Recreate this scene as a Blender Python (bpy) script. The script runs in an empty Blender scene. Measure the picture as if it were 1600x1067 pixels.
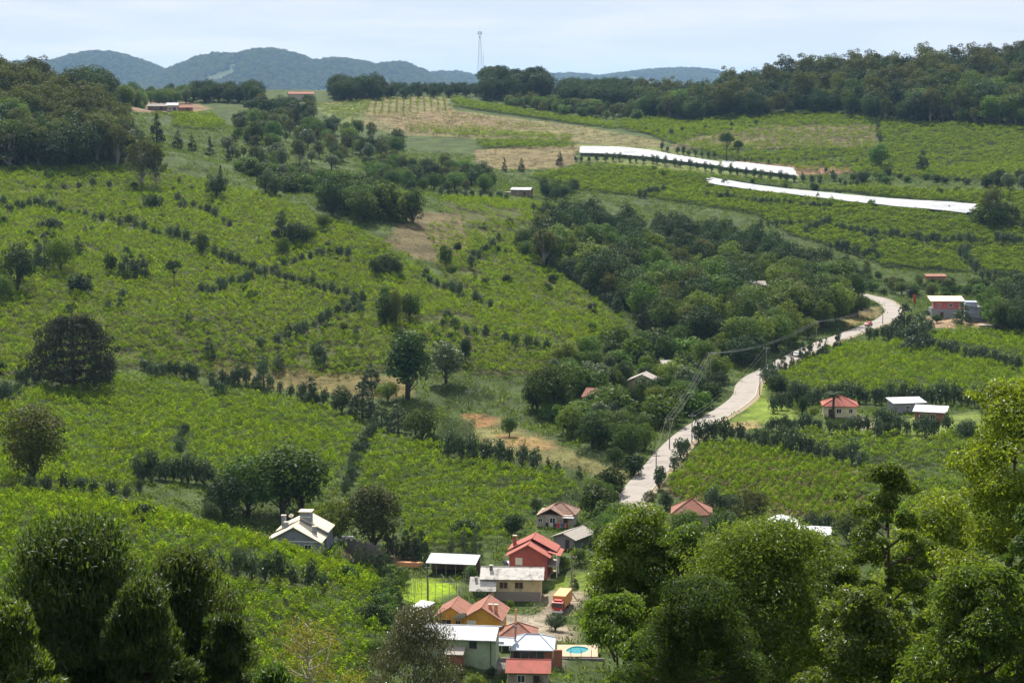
import bpy, math, random
import numpy as np
from mathutils import Vector, Matrix
R = math.radians
SC = bpy.context.scene
COL = SC.collection
RNG = np.random.default_rng(7)
random.seed(7)

# ------------------------------------------------------------------ camera, sky, sun, exposure
F = 3000.0; CZ = 90.0; PITCH = math.atan((533.5 - 150) / F)
cam_d = bpy.data.cameras.new('camera'); cam = bpy.data.objects.new('camera', cam_d); COL.objects.link(cam)
cam_d.sensor_width = 36; cam_d.lens = 36 * F / 1600; cam_d.clip_start = 1; cam_d.clip_end = 45000
cam.location = (0, 0, CZ); cam.rotation_euler = (math.pi / 2 - PITCH, 0, 0)
SC.camera = cam
SUN_AZ, SUN_EL = R(-9), R(50)          # azimuth from +Y towards +X
world = bpy.data.worlds.new('World'); SC.world = world; world.use_nodes = True
SUN_W, SKY_S, EXPO = 5.0, 0.053, 0.86
HAZE_D = 0.000032


def build_world():
    nt = world.node_tree; nt.nodes.clear()
    N = nt.nodes.new; L = nt.links.new
    out = N('ShaderNodeOutputWorld'); bg = N('ShaderNodeBackground'); bg.inputs[1].default_value = SKY_S
    sky = N('ShaderNodeTexSky'); sky.sky_type = 'NISHITA'; sky.sun_disc = False
    sky.sun_elevation = SUN_EL; sky.sun_rotation = SUN_AZ; sky.altitude = 900
    sky.air_density = 0.6; sky.dust_density = 0.0; sky.ozone_density = 1.4
    tc = N('ShaderNodeTexCoord'); mp = N('ShaderNodeMapping'); mp.inputs['Scale'].default_value = (1, 1, 8)
    mp.inputs['Location'].default_value = (0.3, 0.1, 0.0)
    n1 = N('ShaderNodeTexNoise'); n1.inputs['Scale'].default_value = 8; n1.inputs['Detail'].default_value = 7
    n1.inputs['Roughness'].default_value = 0.6; n1.inputs['Distortion'].default_value = 0.5
    rp = N('ShaderNodeValToRGB'); rp.color_ramp.elements[0].position = 0.42; rp.color_ramp.elements[1].position = 0.68
    L(tc.outputs['Generated'], mp.inputs[0]); L(mp.outputs[0], n1.inputs['Vector']); L(n1.outputs['Fac'], rp.inputs[0])
    m = N('ShaderNodeMath'); m.operation = 'MULTIPLY'; m.inputs[1].default_value = 0.6; L(rp.outputs[0], m.inputs[0])
    mx = N('ShaderNodeMix'); mx.data_type = 'RGBA'; L(m.outputs[0], mx.inputs[0]); ve = N('ShaderNodeMix'); ve.data_type = 'RGBA'; ve.inputs[0].default_value = .85; L(sky.outputs[0], ve.inputs[6]); ve.inputs[7].default_value = (8.1, 8.6, 9.5, 1); L(ve.outputs[2], mx.inputs[6])
    mx.inputs[7].default_value = (10.4, 10.3, 10.7, 1)
    L(mx.outputs[2], bg.inputs[0]); L(bg.outputs[0], out.inputs[0])


build_world()
sun_d = bpy.data.lights.new('sun', 'SUN'); sun_d.energy = SUN_W; sun_d.angle = R(0.53); sun_d.color = (1.0, 0.93, 0.82)
sun = bpy.data.objects.new('sun', sun_d); COL.objects.link(sun)
sdir = Vector((math.sin(SUN_AZ) * math.cos(SUN_EL), math.cos(SUN_AZ) * math.cos(SUN_EL), math.sin(SUN_EL)))
sun.rotation_euler = (-sdir).to_track_quat('-Z', 'Y').to_euler(); sun.location = sdir * 500
vs = SC.view_settings; vs.view_transform = 'Standard'; vs.look = 'None'; vs.gamma = 1; vs.exposure = EXPO; vs.use_curve_mapping = False
SC.render.film_transparent = False
cy = SC.cycles; cy.max_bounces = 4; cy.diffuse_bounces = 2; cy.glossy_bounces = 2; cy.transmission_bounces = 4
cy.transparent_max_bounces = 4; cy.volume_bounces = 0; cy.use_denoising = True; cy.caustics_reflective = False; cy.caustics_refractive = False
cy.sample_clamp_indirect = 5.0; cy.use_adaptive_sampling = True; cy.adaptive_threshold = 0.02

# ------------------------------------------------------------------ pixels and terrain
cp_, sp_ = math.cos(PITCH), math.sin(PITCH)


def ray(px, py):
    u, v = (px - 800) / F, (533.5 - py) / F
    return np.array([u, cp_ + v * sp_, -sp_ + v * cp_])


def at_y(px, py, D):                    # the point of the sight line at forward distance D
    d = ray(px, py); return np.array([0, 0, CZ]) + d * (D / d[1])


def project(p):
    x, y, z = p[0], p[1], p[2] - CZ
    f = y * cp_ - z * sp_; u = y * sp_ + z * cp_
    return 800 + F * x / f, 533.5 - F * u / f


CTRL = [(900, 1000, 305), (750, 950, 330), (680, 925, 345), (830, 890, 358), (870, 830, 390), (1010, 760, 430), (1090, 670, 495),
        (1160, 610, 555), (1260, 545, 640), (1345, 512, 700), (1390, 482, 745), (1355, 463, 790), (950, 900, 350), (1000, 860, 365),
        (1500, 560, 605), (1590, 520, 655), (1480, 505, 690), (1400, 590, 570), (1200, 740, 435), (1300, 700, 458), (1450, 690, 455), (1550, 640, 500),
        (1320, 658, 490), (1250, 815, 395), (1450, 655, 485), (1100, 790, 410),
        (1420, 425, 840), (1590, 430, 825), (1580, 385, 880), (1320, 370, 905), (1500, 335, 940), (1200, 320, 985), (1110, 288, 1045),
        (1350, 275, 1065), (1550, 250, 1085), (1300, 212, 1200), (1590, 192, 1180), (1100, 190, 1300), (950, 235, 1150), (860, 285, 1050),
        (840, 400, 770), (990, 520, 650), (1150, 480, 720), (1050, 415, 800), (1150, 390, 860), (950, 355, 900), (1250, 440, 790),
        (820, 690, 480), (700, 660, 515), (600, 640, 520), (400, 600, 545), (200, 600, 525), (0, 620, 480), (550, 760, 420), (300, 740, 412), (100, 760, 375),
        (700, 780, 415), (900, 740, 445), (650, 860, 372),
        (100, 800, 322), (300, 830, 312), (500, 895, 304), (600, 935, 305), (450, 960, 272), (550, 1050, 255), (470, 858, 362), (0, 850, 282), (200, 1000, 232),
        (0, 500, 580), (300, 500, 590), (500, 480, 622), (700, 520, 600), (900, 600, 560), (300, 400, 690), (100, 335, 765), (0, 270, 835),
        (400, 320, 790), (600, 360, 755), (700, 320, 840), (250, 240, 905), (330, 290, 850), (800, 303, 955), (480, 275, 960), (600, 250, 1060),
        (0, 200, 950), (0, 122, 1060), (200, 182, 1250), (400, 165, 1350), (540, 160, 1400), (650, 160, 1420), (800, 200, 1300), (700, 225, 1200),
        (900, 192, 1350), (800, 255, 1120), (750, 140, 1660), (1000, 145, 1600), (1300, 125, 1450), (1600, 105, 1400), (300, 140, 1700), (550, 145, 1700)]
PTS = [tuple(at_y(*c)) for c in CTRL]
PTS += [(0, 0, 88), (-150, 0, 86), (150, 0, 88), (0, 50, 63), (-110, 60, 58), (110, 60, 64), (0, 110, 38), (-70, 120, 36), (70, 110, 40), (0, 190, 12),
        (-120, 180, 26), (130, 180, 16), (-200, 260, 34), (-260, 450, 40), (-300, 700, 75), (-330, 1000, 104), (-480, 1100, 115), (-520, 600, 80),
        (170, 300, 10), (230, 450, 22), (280, 600, 30), (340, 800, 45), (430, 1000, 80), (500, 1300, 122), (600, 700, 70), (480, 300, 40), (-450, 250, 60),
        (-400, 1600, 92), (600, 1700, 120), (0, 2100, 78), (-700, 2100, 74), (700, 2100, 84), (-900, 1200, 100), (900, 1300, 110), (0, -150, 92), (-400, -100, 92), (400, -100, 94), (900, 300, 60), (-900, 400, 80)]
PTS = np.array(PTS)


def tps_fit(P, lam=4.0):
    n = len(P); S = 300.0; XY = P[:, :2] / S
    d2 = ((XY[:, None] - XY[None]) ** 2).sum(-1); K = 0.5 * d2 * np.log(d2 + 1e-12)
    A = np.zeros((n + 3, n + 3)); A[:n, :n] = K + np.eye(n) * lam * 1e-4
    A[:n, n] = 1; A[:n, n + 1:] = XY; A[n:, :n] = A[:n, n:].T
    w = np.linalg.solve(A, np.concatenate([P[:, 2], np.zeros(3)]))

    def ev(x, y):
        x = np.asarray(x, float).ravel() / S; y = np.asarray(y, float).ravel() / S; out = np.empty_like(x)
        for i in range(0, len(x), 40000):
            a, b = x[i:i + 40000], y[i:i + 40000]
            q = (a[:, None] - XY[:, 0]) ** 2 + (b[:, None] - XY[:, 1]) ** 2
            out[i:i + 40000] = (0.5 * q * np.log(q + 1e-12)) @ w[:n] + w[n] + w[n + 1] * a + w[n + 2] * b
        return out
    return ev


TPS = tps_fit(PTS)
GX0, GX1, GY0, GY1, GS = -640., 640., -100., 2000., 4.0
gx = np.arange(GX0, GX1 + 1, GS); gy = np.arange(GY0, GY1 + 1, GS)
_a, _b = np.meshgrid(gx, gy); GZ = TPS(_a, _b).reshape(_a.shape)


def vnoise(x, y, s, seed=0):
    r = np.random.default_rng(seed); T = r.random((64, 64)); x = np.asarray(x, float) / s; y = np.asarray(y, float) / s
    i = np.floor(x).astype(int); j = np.floor(y).astype(int); fx = x - i; fy = y - j
    fx = fx * fx * (3 - 2 * fx); fy = fy * fy * (3 - 2 * fy); g = lambda a, b: T[a % 64, b % 64]
    return (g(i, j) * (1 - fx) + g(i + 1, j) * fx) * (1 - fy) + (g(i, j + 1) * (1 - fx) + g(i + 1, j + 1) * fx) * fy


GZ += (vnoise(_a, _b, 37, 1) - .5) * 1.6 + (vnoise(_a, _b, 13, 2) - .5) * .5


def bil(x, y):
    x = np.clip((np.asarray(x, float) - GX0) / GS, 0, len(gx) - 1.001); y = np.clip((np.asarray(y, float) - GY0) / GS, 0, len(gy) - 1.001)
    i = x.astype(int); j = y.astype(int); fx = x - i; fy = y - j
    return (GZ[j, i] * (1 - fx) + GZ[j, i + 1] * fx) * (1 - fy) + (GZ[j + 1, i] * (1 - fx) + GZ[j + 1, i + 1] * fx) * fy


_D = np.concatenate([np.arange(150, 1000, 1.5), np.arange(1000, 1950, 3)])


def hit(px, py, dmin=150):
    d = ray(px, py); t = _D[_D >= dmin]; x = d[0] / d[1] * t; z = CZ + d[2] / d[1] * t
    below = np.nonzero(bil(x, t) > z)[0]
    if len(below) == 0:
        t0 = 1500.; return np.array([d[0] / d[1] * t0, t0, float(bil(d[0] / d[1] * t0, t0))])
    k = below[0]; t0 = t[k]
    if k > 0:
        g0 = bil(x[k - 1], t[k - 1]) - z[k - 1]; g1 = bil(x[k], t[k]) - z[k]; t0 = t[k - 1] + (t[k] - t[k - 1]) * (-g0) / (g1 - g0 + 1e-9)
    X = d[0] / d[1] * t0; return np.array([X, t0, float(bil(X, t0))])


PADS = []      # (x, y, half width, half depth, rot, z)
ROADS = []     # (polyline Nx3, half width)


def ground(x, y):
    x = np.asarray(x, float); y = np.asarray(y, float); sh = x.shape; x = x.ravel(); y = y.ravel()
    z = bil(x, y)
    for pl, hw in ROADS:
        a = pl[:-1, :2]; b = pl[1:, :2]; mn = pl[:, :2].min(0) - hw - 14; mx = pl[:, :2].max(0) + hw + 14
        m = np.nonzero((x > mn[0]) & (x < mx[0]) & (y > mn[1]) & (y < mx[1]))[0]
        if len(m) == 0: continue
        p = np.stack([x[m], y[m]], 1)
        ab = b - a; t = np.clip(((p[:, None] - a) * ab).sum(-1) / (ab ** 2).sum(-1), 0, 1)
        q = a + t[..., None] * ab; dd = np.sqrt(((p[:, None] - q) ** 2).sum(-1)); k = dd.argmin(1); dm = dd[np.arange(len(m)), k]
        tk = t[np.arange(len(m)), k]; rz = pl[k, 2] * (1 - tk) + pl[k + 1, 2] * tk
        w = np.clip(1 - (dm - hw - 1.5) / 9, 0, 1); w = w * w * (3 - 2 * w); z[m] = z[m] * (1 - w) + (rz - .12) * w
    for (cx, cy_, hx, hy, rot, pz) in PADS:
        dx, dy = x - cx, y - cy_; c, s = math.cos(rot), math.sin(rot)
        u = np.abs(dx * c + dy * s) - hx; v = np.abs(-dx * s + dy * c) - hy
        dd = np.maximum(np.maximum(u, v), 0); w = np.clip(1 - dd / 4.0, 0, 1); w = w * w * (3 - 2 * w); z = z * (1 - w) + pz * w
    return z.reshape(sh)


def gz(x, y): return float(ground(np.array([x]), np.array([y]))[0])


def poly_world(pp, n=5):
    out = []; pp = [(-80 if a <= 0 else 1680 if a >= 1600 else a, 1120 if b >= 1066 else b) for a, b in pp]
    for i in range(len(pp)):
        a, b = pp[i], pp[(i + 1) % len(pp)]
        for k in range(n):
            t = k / n; out.append(hit(a[0] + (b[0] - a[0]) * t, a[1] + (b[1] - a[1]) * t)[:2])
    return np.array(out)


def inside(poly, x, y):
    x = np.asarray(x); y = np.asarray(y); c = np.zeros(x.shape, bool); n = len(poly)
    for i in range(n):
        x0, y0 = poly[i]; x1, y1 = poly[(i + 1) % n]
        if y0 == y1: continue
        c ^= ((y0 > y) != (y1 > y)) & (x < (x1 - x0) * (y - y0) / (y1 - y0) + x0)
    return c


# ------------------------------------------------------------------ tags, meshes, materials
def tag(o, label=None, cat=None, group=None, kind=None):
    if label: o['label'] = label
    if cat: o['category'] = cat
    if group: o['group'] = group
    if kind: o['kind'] = kind
    return o


def link(o, parent=None):
    COL.objects.link(o)
    if parent is not None: o.parent = parent
    return o


def empty(name, loc=(0, 0, 0), rz=0, parent=None):
    o = bpy.data.objects.new(name, None); o.location = loc; o.rotation_euler = (0, 0, rz); o.empty_display_size = .5
    return link(o, parent)


def mobj(name, me, parent=None, loc=None, rz=None, sc=None):
    o = bpy.data.objects.new(name, me)
    if loc is not None: o.location = loc
    if rz is not None: o.rotation_euler = (0, 0, rz)
    if sc is not None: o.scale = sc if hasattr(sc, '__len__') else (sc, sc, sc)
    return link(o, parent)


def fast_mesh(name, V, Q, mats, smooth=False, midx=None):
    V = np.asarray(V, np.float32); Q = np.asarray(Q, np.int32); k = Q.shape[1]
    me = bpy.data.meshes.new(name); me.vertices.add(len(V)); me.vertices.foreach_set('co', V.ravel())
    me.loops.add(Q.size); me.loops.foreach_set('vertex_index', Q.ravel())
    me.polygons.add(len(Q)); me.polygons.foreach_set('loop_start', np.arange(0, Q.size, k, dtype=np.int32))
    me.polygons.foreach_set('use_smooth', np.full(len(Q), smooth))
    for m in mats: me.materials.append(m)
    if midx is not None: me.polygons.foreach_set('material_index', np.asarray(midx, np.int32))
    me.update(calc_edges=True); return me


class MB:
    def __init__(s): s.v = []; s.f = []
    def add(s, vs, fs):
        n = len(s.v); s.v += [tuple(v) for v in vs]; s.f += [tuple(i + n for i in f) for f in fs]; return s
    def box(s, x0, x1, y0, y1, z0, z1):
        return s.add([(x0, y0, z0), (x1, y0, z0), (x1, y1, z0), (x0, y1, z0), (x0, y0, z1), (x1, y0, z1), (x1, y1, z1), (x0, y1, z1)],
                     [(0, 3, 2, 1), (4, 5, 6, 7), (0, 1, 5, 4), (1, 2, 6, 5), (2, 3, 7, 6), (3, 0, 4, 7)])
    def prism(s, poly, d, up=(0, 0, 1)):                 # polygon (3D points) extruded by vector d
        n = len(poly); d = Vector(d); a = [Vector(p) for p in poly]
        return s.add(a + [p + d for p in a], [tuple(range(n))[::-1], tuple(range(n, 2 * n))] + [(i, (i + 1) % n, n + (i + 1) % n, n + i) for i in range(n)])
    def tube(s, pts, rad, seg=6, cap=True):
        pts = [Vector(p) for p in pts]; n0 = len(s.v); rings = []
        for i, p in enumerate(pts):
            t = (pts[min(i + 1, len(pts) - 1)] - pts[max(i - 1, 0)]).normalized()
            a = t.cross(Vector((0, 0, 1)) if abs(t.z) < .9 else Vector((1, 0, 0))).normalized(); b = t.cross(a)
            r = rad[i] if hasattr(rad, '__len__') else rad
            for k in range(seg):
                an = 2 * math.pi * k / seg; s.v.append(tuple(p + a * (r * math.cos(an)) + b * (r * math.sin(an))))
        for i in range(len(pts) - 1):
            for k in range(seg):
                k2 = (k + 1) % seg; s.f.append((n0 + i * seg + k, n0 + i * seg + k2, n0 + (i + 1) * seg + k2, n0 + (i + 1) * seg + k))
        if cap:
            s.f.append(tuple(n0 + k for k in range(seg))[::-1]); m = n0 + (len(pts) - 1) * seg; s.f.append(tuple(m + k for k in range(seg)))
        return s
    def mesh(s, name, mat, smooth=False):
        me = bpy.data.meshes.new(name); me.from_pydata(s.v, [], s.f)
        if mat is not None: me.materials.append(mat)
        if smooth: me.polygons.foreach_set('use_smooth', np.ones(len(me.polygons), bool))
        me.update(); return me
    def build(s, name, mat, parent=None, loc=None, rz=None, smooth=False):
        return mobj(name, s.mesh(name, mat, smooth), parent, loc, rz)


MATS = {}


def newmat(name):
    m = bpy.data.materials.new(name); m.use_nodes = True; nt = m.node_tree; nt.nodes.clear()
    o = nt.nodes.new('ShaderNodeOutputMaterial'); MATS[name] = m; return m, nt, nt.nodes.new, nt.links.new, o


def surf(name, col, rough=.8, var=.25, scale=2.0, spec=.3, metal=0, dirt=None, dscale=.6, bump=0, bscale=20, wave=None):
    m, nt, N, L, o = newmat(name); p = N('ShaderNodeBsdfPrincipled'); p.inputs['Roughness'].default_value = rough
    p.inputs['Specular IOR Level'].default_value = spec; p.inputs['Metallic'].default_value = metal
    tc = N('ShaderNodeTexCoord'); n = N('ShaderNodeTexNoise'); n.inputs['Scale'].default_value = scale; n.inputs['Detail'].default_value = 5
    L(tc.outputs['Object'], n.inputs['Vector'])
    mx = N('ShaderNodeMix'); mx.data_type = 'RGBA'; L(n.outputs['Fac'], mx.inputs[0])
    mx.inputs[6].default_value = (*[c * (1 - var) for c in col], 1); mx.inputs[7].default_value = (*[min(1, c * (1 + var)) for c in col], 1)
    src = mx.outputs[2]
    if dirt:
        n2 = N('ShaderNodeTexNoise'); n2.inputs['Scale'].default_value = dscale; n2.inputs['Detail'].default_value = 6; n2.inputs['Roughness'].default_value = .7
        L(tc.outputs['Object'], n2.inputs['Vector']); r = N('ShaderNodeValToRGB'); r.color_ramp.elements[0].position = .48; r.color_ramp.elements[1].position = .66
        L(n2.outputs['Fac'], r.inputs[0]); m2 = N('ShaderNodeMix'); m2.data_type = 'RGBA'; L(r.outputs[0], m2.inputs[0]); L(src, m2.inputs[6]); m2.inputs[7].default_value = (*dirt, 1); src = m2.outputs[2]
    L(src, p.inputs['Base Color'])
    if wave:
        w = N('ShaderNodeTexWave'); w.bands_direction = wave[0]; w.inputs['Scale'].default_value = wave[1]; w.inputs['Distortion'].default_value = wave[2] if len(wave) > 2 else 0
        L(tc.outputs['Object'], w.inputs['Vector']); b = N('ShaderNodeBump'); b.inputs['Strength'].default_value = .6; b.inputs['Distance'].default_value = .06
        L(w.outputs['Fac'], b.inputs['Height']); L(b.outputs[0], p.inputs['Normal'])
    elif bump:
        n3 = N('ShaderNodeTexNoise'); n3.inputs['Scale'].default_value = bscale; L(tc.outputs['Object'], n3.inputs['Vector'])
        b = N('ShaderNodeBump'); b.inputs['Strength'].default_value = bump; b.inputs['Distance'].default_value = .1; L(n3.outputs['Fac'], b.inputs['Height']); L(b.outputs[0], p.inputs['Normal'])
    L(p.outputs[0], o.inputs[0]); return m


def leafmat(name, col, trans=None, tw=.35, rough=.45, spec=.4, ovar=.35, lvar=.4, tip=None):
    k = .92 if 'near' in name or 'brush' in name else .74; col = [c * k for c in col]; trans = [c * k for c in trans]
    m, nt, N, L, o = newmat(name); p = N('ShaderNodeBsdfPrincipled'); p.inputs['Roughness'].default_value = rough
    p.inputs['Specular IOR Level'].default_value = spec
    oi = N('ShaderNodeObjectInfo'); ge = N('ShaderNodeNewGeometry')
    def rng(src, lo, hi):
        r = N('ShaderNodeMapRange'); r.inputs[3].default_value = lo; r.inputs[4].default_value = hi; L(src, r.inputs[0]); return r.outputs[0]
    v1 = rng(oi.outputs['Random'], 1 - ovar, 1 + ovar); v2 = rng(ge.outputs['Random Per Island'], 1 - lvar, 1 + lvar)
    mu = N('ShaderNodeMath'); mu.operation = 'MULTIPLY'; L(v1, mu.inputs[0]); L(v2, mu.inputs[1])
    wn = N('ShaderNodeTexWhiteNoise'); wn.noise_dimensions = '1D'; L(oi.outputs['Random'], wn.inputs['W'])
    hs = N('ShaderNodeHueSaturation'); hs.inputs['Color'].default_value = (*col, 1)
    L(rng(wn.outputs['Value'], .485, .515), hs.inputs['Hue']); L(mu.outputs[0], hs.inputs['Value'])
    L(hs.outputs[0], p.inputs['Base Color'])
    t = N('ShaderNodeBsdfTranslucent'); h2 = N('ShaderNodeHueSaturation'); h2.inputs['Color'].default_value = (*(trans or [min(1, col[0] * 2.2), col[1] * 1.9, col[2] * .8]), 1)
    L(rng(wn.outputs['Value'], .485, .515), h2.inputs['Hue']); L(mu.outputs[0], h2.inputs['Value']); L(h2.outputs[0], t.inputs[0])
    ms = N('ShaderNodeMixShader'); ms.inputs[0].default_value = tw; L(p.outputs[0], ms.inputs[1]); L(t.outputs[0], ms.inputs[2]); L(ms.outputs[0], o.inputs[0]); return m


leafmat('leaf_vine', (.122, .2, .013), (.36, .53, .012), .42, ovar=.3, lvar=.25, rough=.8, spec=.02)
leafmat('leaf_vine_far', (.112, .175, .018), (.30, .43, .015), .43, ovar=.26, lvar=.22, rough=.8, spec=.02)
leafmat('leaf_broad', (.066, .122, .019), (.15, .26, .018), .27, ovar=.5, rough=.6, spec=.14)
leafmat('leaf_dark', (.038, .078, .02), (.07, .13, .018), .2, ovar=.35, rough=.6, spec=.14)
leafmat('leaf_olive', (.085, .105, .022), (.17, .2, .022), .25, ovar=.4, rough=.6, spec=.14)
leafmat('leaf_lime', (.10, .155, .018), (.27, .38, .03), .36, ovar=.15, rough=.55, spec=.18)
leafmat('leaf_plane', (.095, .145, .065), (.1, .16, .05), .16, rough=.5, spec=.22, ovar=.3)
leafmat('leaf_pale', (.115, .16, .062), (.15, .22, .07), .22, rough=.5, spec=.25, ovar=.25)
leafmat('leaf_araucaria', (.036, .052, .025), (.04, .06, .02), .12, ovar=.1, rough=.6, spec=.12)
leafmat('leaf_near', (.062, .105, .019), (.215, .325, .022), .43, rough=.42, spec=.32, ovar=.12, lvar=.5)
leafmat('leaf_near_lime', (.088, .14, .014), (.30, .43, .018), .45, rough=.45, spec=.3, ovar=.1, lvar=.45)
leafmat('leaf_near_dark', (.045, .085, .016), (.17, .28, .016), .4, rough=.45, spec=.28, ovar=.1, lvar=.5)
leafmat('leaf_brush', (.036, .062, .014), (.12, .18, .018), .34, rough=.55, spec=.18, ovar=.15, lvar=.5)
leafmat('leaf_gum', (.06, .068, .024), (.15, .15, .03), .34, rough=.4, spec=.4, ovar=.1, lvar=.5)
leafmat('leaf_yellow', (.16, .15, .02), (.4, .36, .03), .4, ovar=.1)
leafmat('leaf_dry', (.19, .13, .055), (.26, .18, .06), .3, ovar=.25, spec=.1)
leafmat('leaf_grass', (.085, .135, .024), (.19, .29, .03), .4, ovar=.35, spec=.1)
surf('bark', (.09, .07, .055), .9, .4, 3)
surf('bark_pale', (.32, .29, .25), .8, .4, 2)

# ------------------------------------------------------------------ sites, roads, fields
ROAD_PX = [(985, 785), (1002, 760), (1030, 726), (1058, 693), (1088, 668), (1120, 650), (1148, 634), (1166, 618), (1167, 603), (1178, 590), (1203, 577),
           (1235, 559), (1270, 543), (1305, 530), (1345, 515), (1378, 504), (1396, 490), (1398, 480), (1380, 470), (1355, 463)]
rp = np.array([hit(*p) for p in ROAD_PX]); ext = rp[-1] + (rp[-1] - rp[-2]) / np.linalg.norm((rp[-1] - rp[-2])[:2]) * 18; rp = np.vstack([rp, ext])
pre = rp[0] + np.array([0., -26., -.3]); rp = np.vstack([pre, rp])


def smooth_line(p, step=4.0, it=3):
    for _ in range(it):
        q = [p[0]]
        for a, b in zip(p[:-1], p[1:]): q += [a * .75 + b * .25, a * .25 + b * .75]
        p = np.array(q + [p[-1]])
    s = np.concatenate([[0], np.cumsum(np.linalg.norm(np.diff(p[:, :2], axis=0), axis=1))]); t = np.arange(0, s[-1], step)
    return np.stack([np.interp(t, s, p[:, k]) for k in range(3)], 1)


ROAD = smooth_line(rp)
k_ = np.ones(15) / 15; ROAD[:, 2] = np.convolve(np.pad(ROAD[:, 2], 7, mode='edge'), k_, 'valid')
ROADS.append((ROAD, 3.9))
SITE = {}


def site(key, px, py, w, d, rot=0, dz=0, pad=True):
    f = hit(px, py); r = R(rot); c = (f[0] - math.sin(r) * d / 2, f[1] + math.cos(r) * d / 2)
    z = f[2] + dz; SITE[key] = (c[0], c[1], z, r)
    if pad: PADS.append((c[0], c[1], w / 2 + .6, d / 2 + .6, r, z - .02))


site('grey_house', 461, 867, 10, 12, -6)
site('red_house', 825, 904, 7.2, 7.6, -9)
site('beige_house', 791, 943, 12.3, 8, -3)
site('white_shed', 704, 899, 9.6, 5, -10)
site('orange_house', 731, 991, 10, 7, -9)
site('small_shed', 656, 973, 2.4, 2.4, -30)
site('green_house', 717, 1038, 10, 7, -7)
site('red_pavilion', 808, 1019, 5.4, 5, -4)
site('grey_pavilion', 831, 1037, 6.2, 6, -3)
site('porch', 786, 1031, 2.4, 2.6, -8)
site('red_roof', 825, 1076, 5.8, 5, -3)
site('old_house', 866, 824, 7.6, 7, -12)
site('grey_shed', 881, 857, 4.8, 7, -32)
site('pool', 902, 1030, 6.6, 6.5, -2)
site('cream_house', 1313, 662, 8.6, 8, -6, 1.6)
site('long_shed', 1421, 648, 8.6, 5, 10, .6)
site('brick_house', 1452, 664, 7.2, 5.5, -18, .9)
site('pink_house', 1480, 497, 12, 7, -3)
site('stepped_house', 1528, 503, 9, 7, -8)
site('brick_wall', 1463, 439, 8.4, 4, 0)
site('far_hut', 813, 307, 10, 7, -15)
site('wood_house', 937, 636, 10, 7, -25)
site('wood_cabin', 1003, 612, 8, 6, -15)
site('ridge_house', 1180, 466, 9, 6, 5)
site('slope_roof', 1047, 582, 5, 4, 5)
site('red_hip', 1080, 826, 8.0, 7, -6)
site('white_barn', 1222, 838, 6.2, 5, -8)
site('white_lean', 1268, 855, 7, 4, -14)
site('lawn', 676, 944, 9.0, 15, -6)
PADS[-1] = (*PADS[-1][:2], 4.6, 8.5, R(-6), PADS[-1][5])

V = {}     # vineyard plots in pixels: polygon, row spacing, in-row spacing, row angle, fill, scale, label
V['spur'] = ([(0, 778), (120, 778), (250, 803), (330, 838), (420, 853), (520, 880), (600, 905), (632, 945), (600, 1000), (565, 1066), (380, 1066), (0, 1066)], 1.45, 1.2, .5, 1.0, 1.0, 'green trellised vineyard on the near left slope below the grey house')
V['lower'] = ([(0, 645), (75, 605), (200, 592), (330, 607), (430, 625), (545, 655), (560, 680), (520, 770), (480, 795), (340, 770), (300, 752), (225, 745), (200, 776), (0, 760)], 1.45, 1.2, .3, 1.0, 1.0, 'green trellised vineyard below the umbrella araucaria on the left slope')
V['centre'] = ([(575, 680), (640, 690), (720, 702), (790, 722), (880, 748), (912, 775), (840, 790), (790, 845), (650, 868), (622, 800), (560, 770), (530, 760)], 1.45, 1.2, .2, 1.0, 1.0, 'green trellised vineyard directly behind the red gabled house')
V['hill'] = ([(0, 265), (200, 262), (300, 280), (420, 312), (500, 340), (590, 375), (660, 425), (760, 475), (830, 515), (880, 555), (835, 585), (760, 590), (650, 560), (560, 595), (430, 590), (330, 588), (200, 577), (60, 582), (0, 605)], 1.45, 1.25, .15, .95, 1.05, 'wide green vineyard covering the upper left hillside')
V['notch'] = ([(660, 352), (800, 352), (850, 415), (985, 512), (900, 545), (830, 512), (760, 470), (690, 430)], 1.45, 1.25, .6, .85, 1.05, 'green vineyard wedge running down beside the central wood')
V['hut'] = ([(690, 312), (800, 312), (870, 322), (872, 350), (800, 352), (700, 350)], 1.7, 1.3, .2, .6, 1.0, 'thin brownish vineyard in front of the far hut')
V['right'] = ([(1212, 590), (1290, 548), (1420, 528), (1500, 550), (1600, 582), (1600, 605), (1530, 618), (1380, 622), (1270, 615)], 1.5, 1.25, .75, .95, 1.0, 'green vineyard on the right of the road below the pink house')
V['right_top'] = ([(1440, 530), (1500, 515), (1600, 530), (1600, 575)], 1.5, 1.25, .75, .95, 1.0, 'green vineyard strip in front of the stepped grey house')
V['rows'] = ([(1035, 762), (1055, 735), (1095, 695), (1170, 700), (1345, 735), (1345, 825), (1240, 806), (1150, 790), (1070, 785)], 2.0, .55, 1.24, 1.0, .95, 'vineyard with open rows and brown soil between on the lower right')
V['right_low'] = ([(1180, 690), (1290, 672), (1520, 682), (1600, 700), (1600, 760), (1350, 722)], 1.5, 1.25, .75, .95, 1.0, 'green vineyard in front of the cream house with the palm')
V['upper'] = ([(830, 278), (900, 262), (1000, 262), (1240, 293), (1600, 305), (1600, 432), (1480, 425), (1380, 418), (1330, 395), (1240, 370), (1180, 335), (1000, 308), (870, 295)], 2.1, 1.5, .12, .97, 1.35, 'broad green vineyard around the long white plastic cover')
V['top'] = ([(960, 192), (1080, 182), (1290, 178), (1370, 188), (1600, 205), (1600, 295), (1400, 276), (1250, 268), (1120, 247), (1035, 220)], 3.0, 1.6, .05, .93, 1.35, 'green vineyard with level rows below the right-hand wood')
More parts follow.
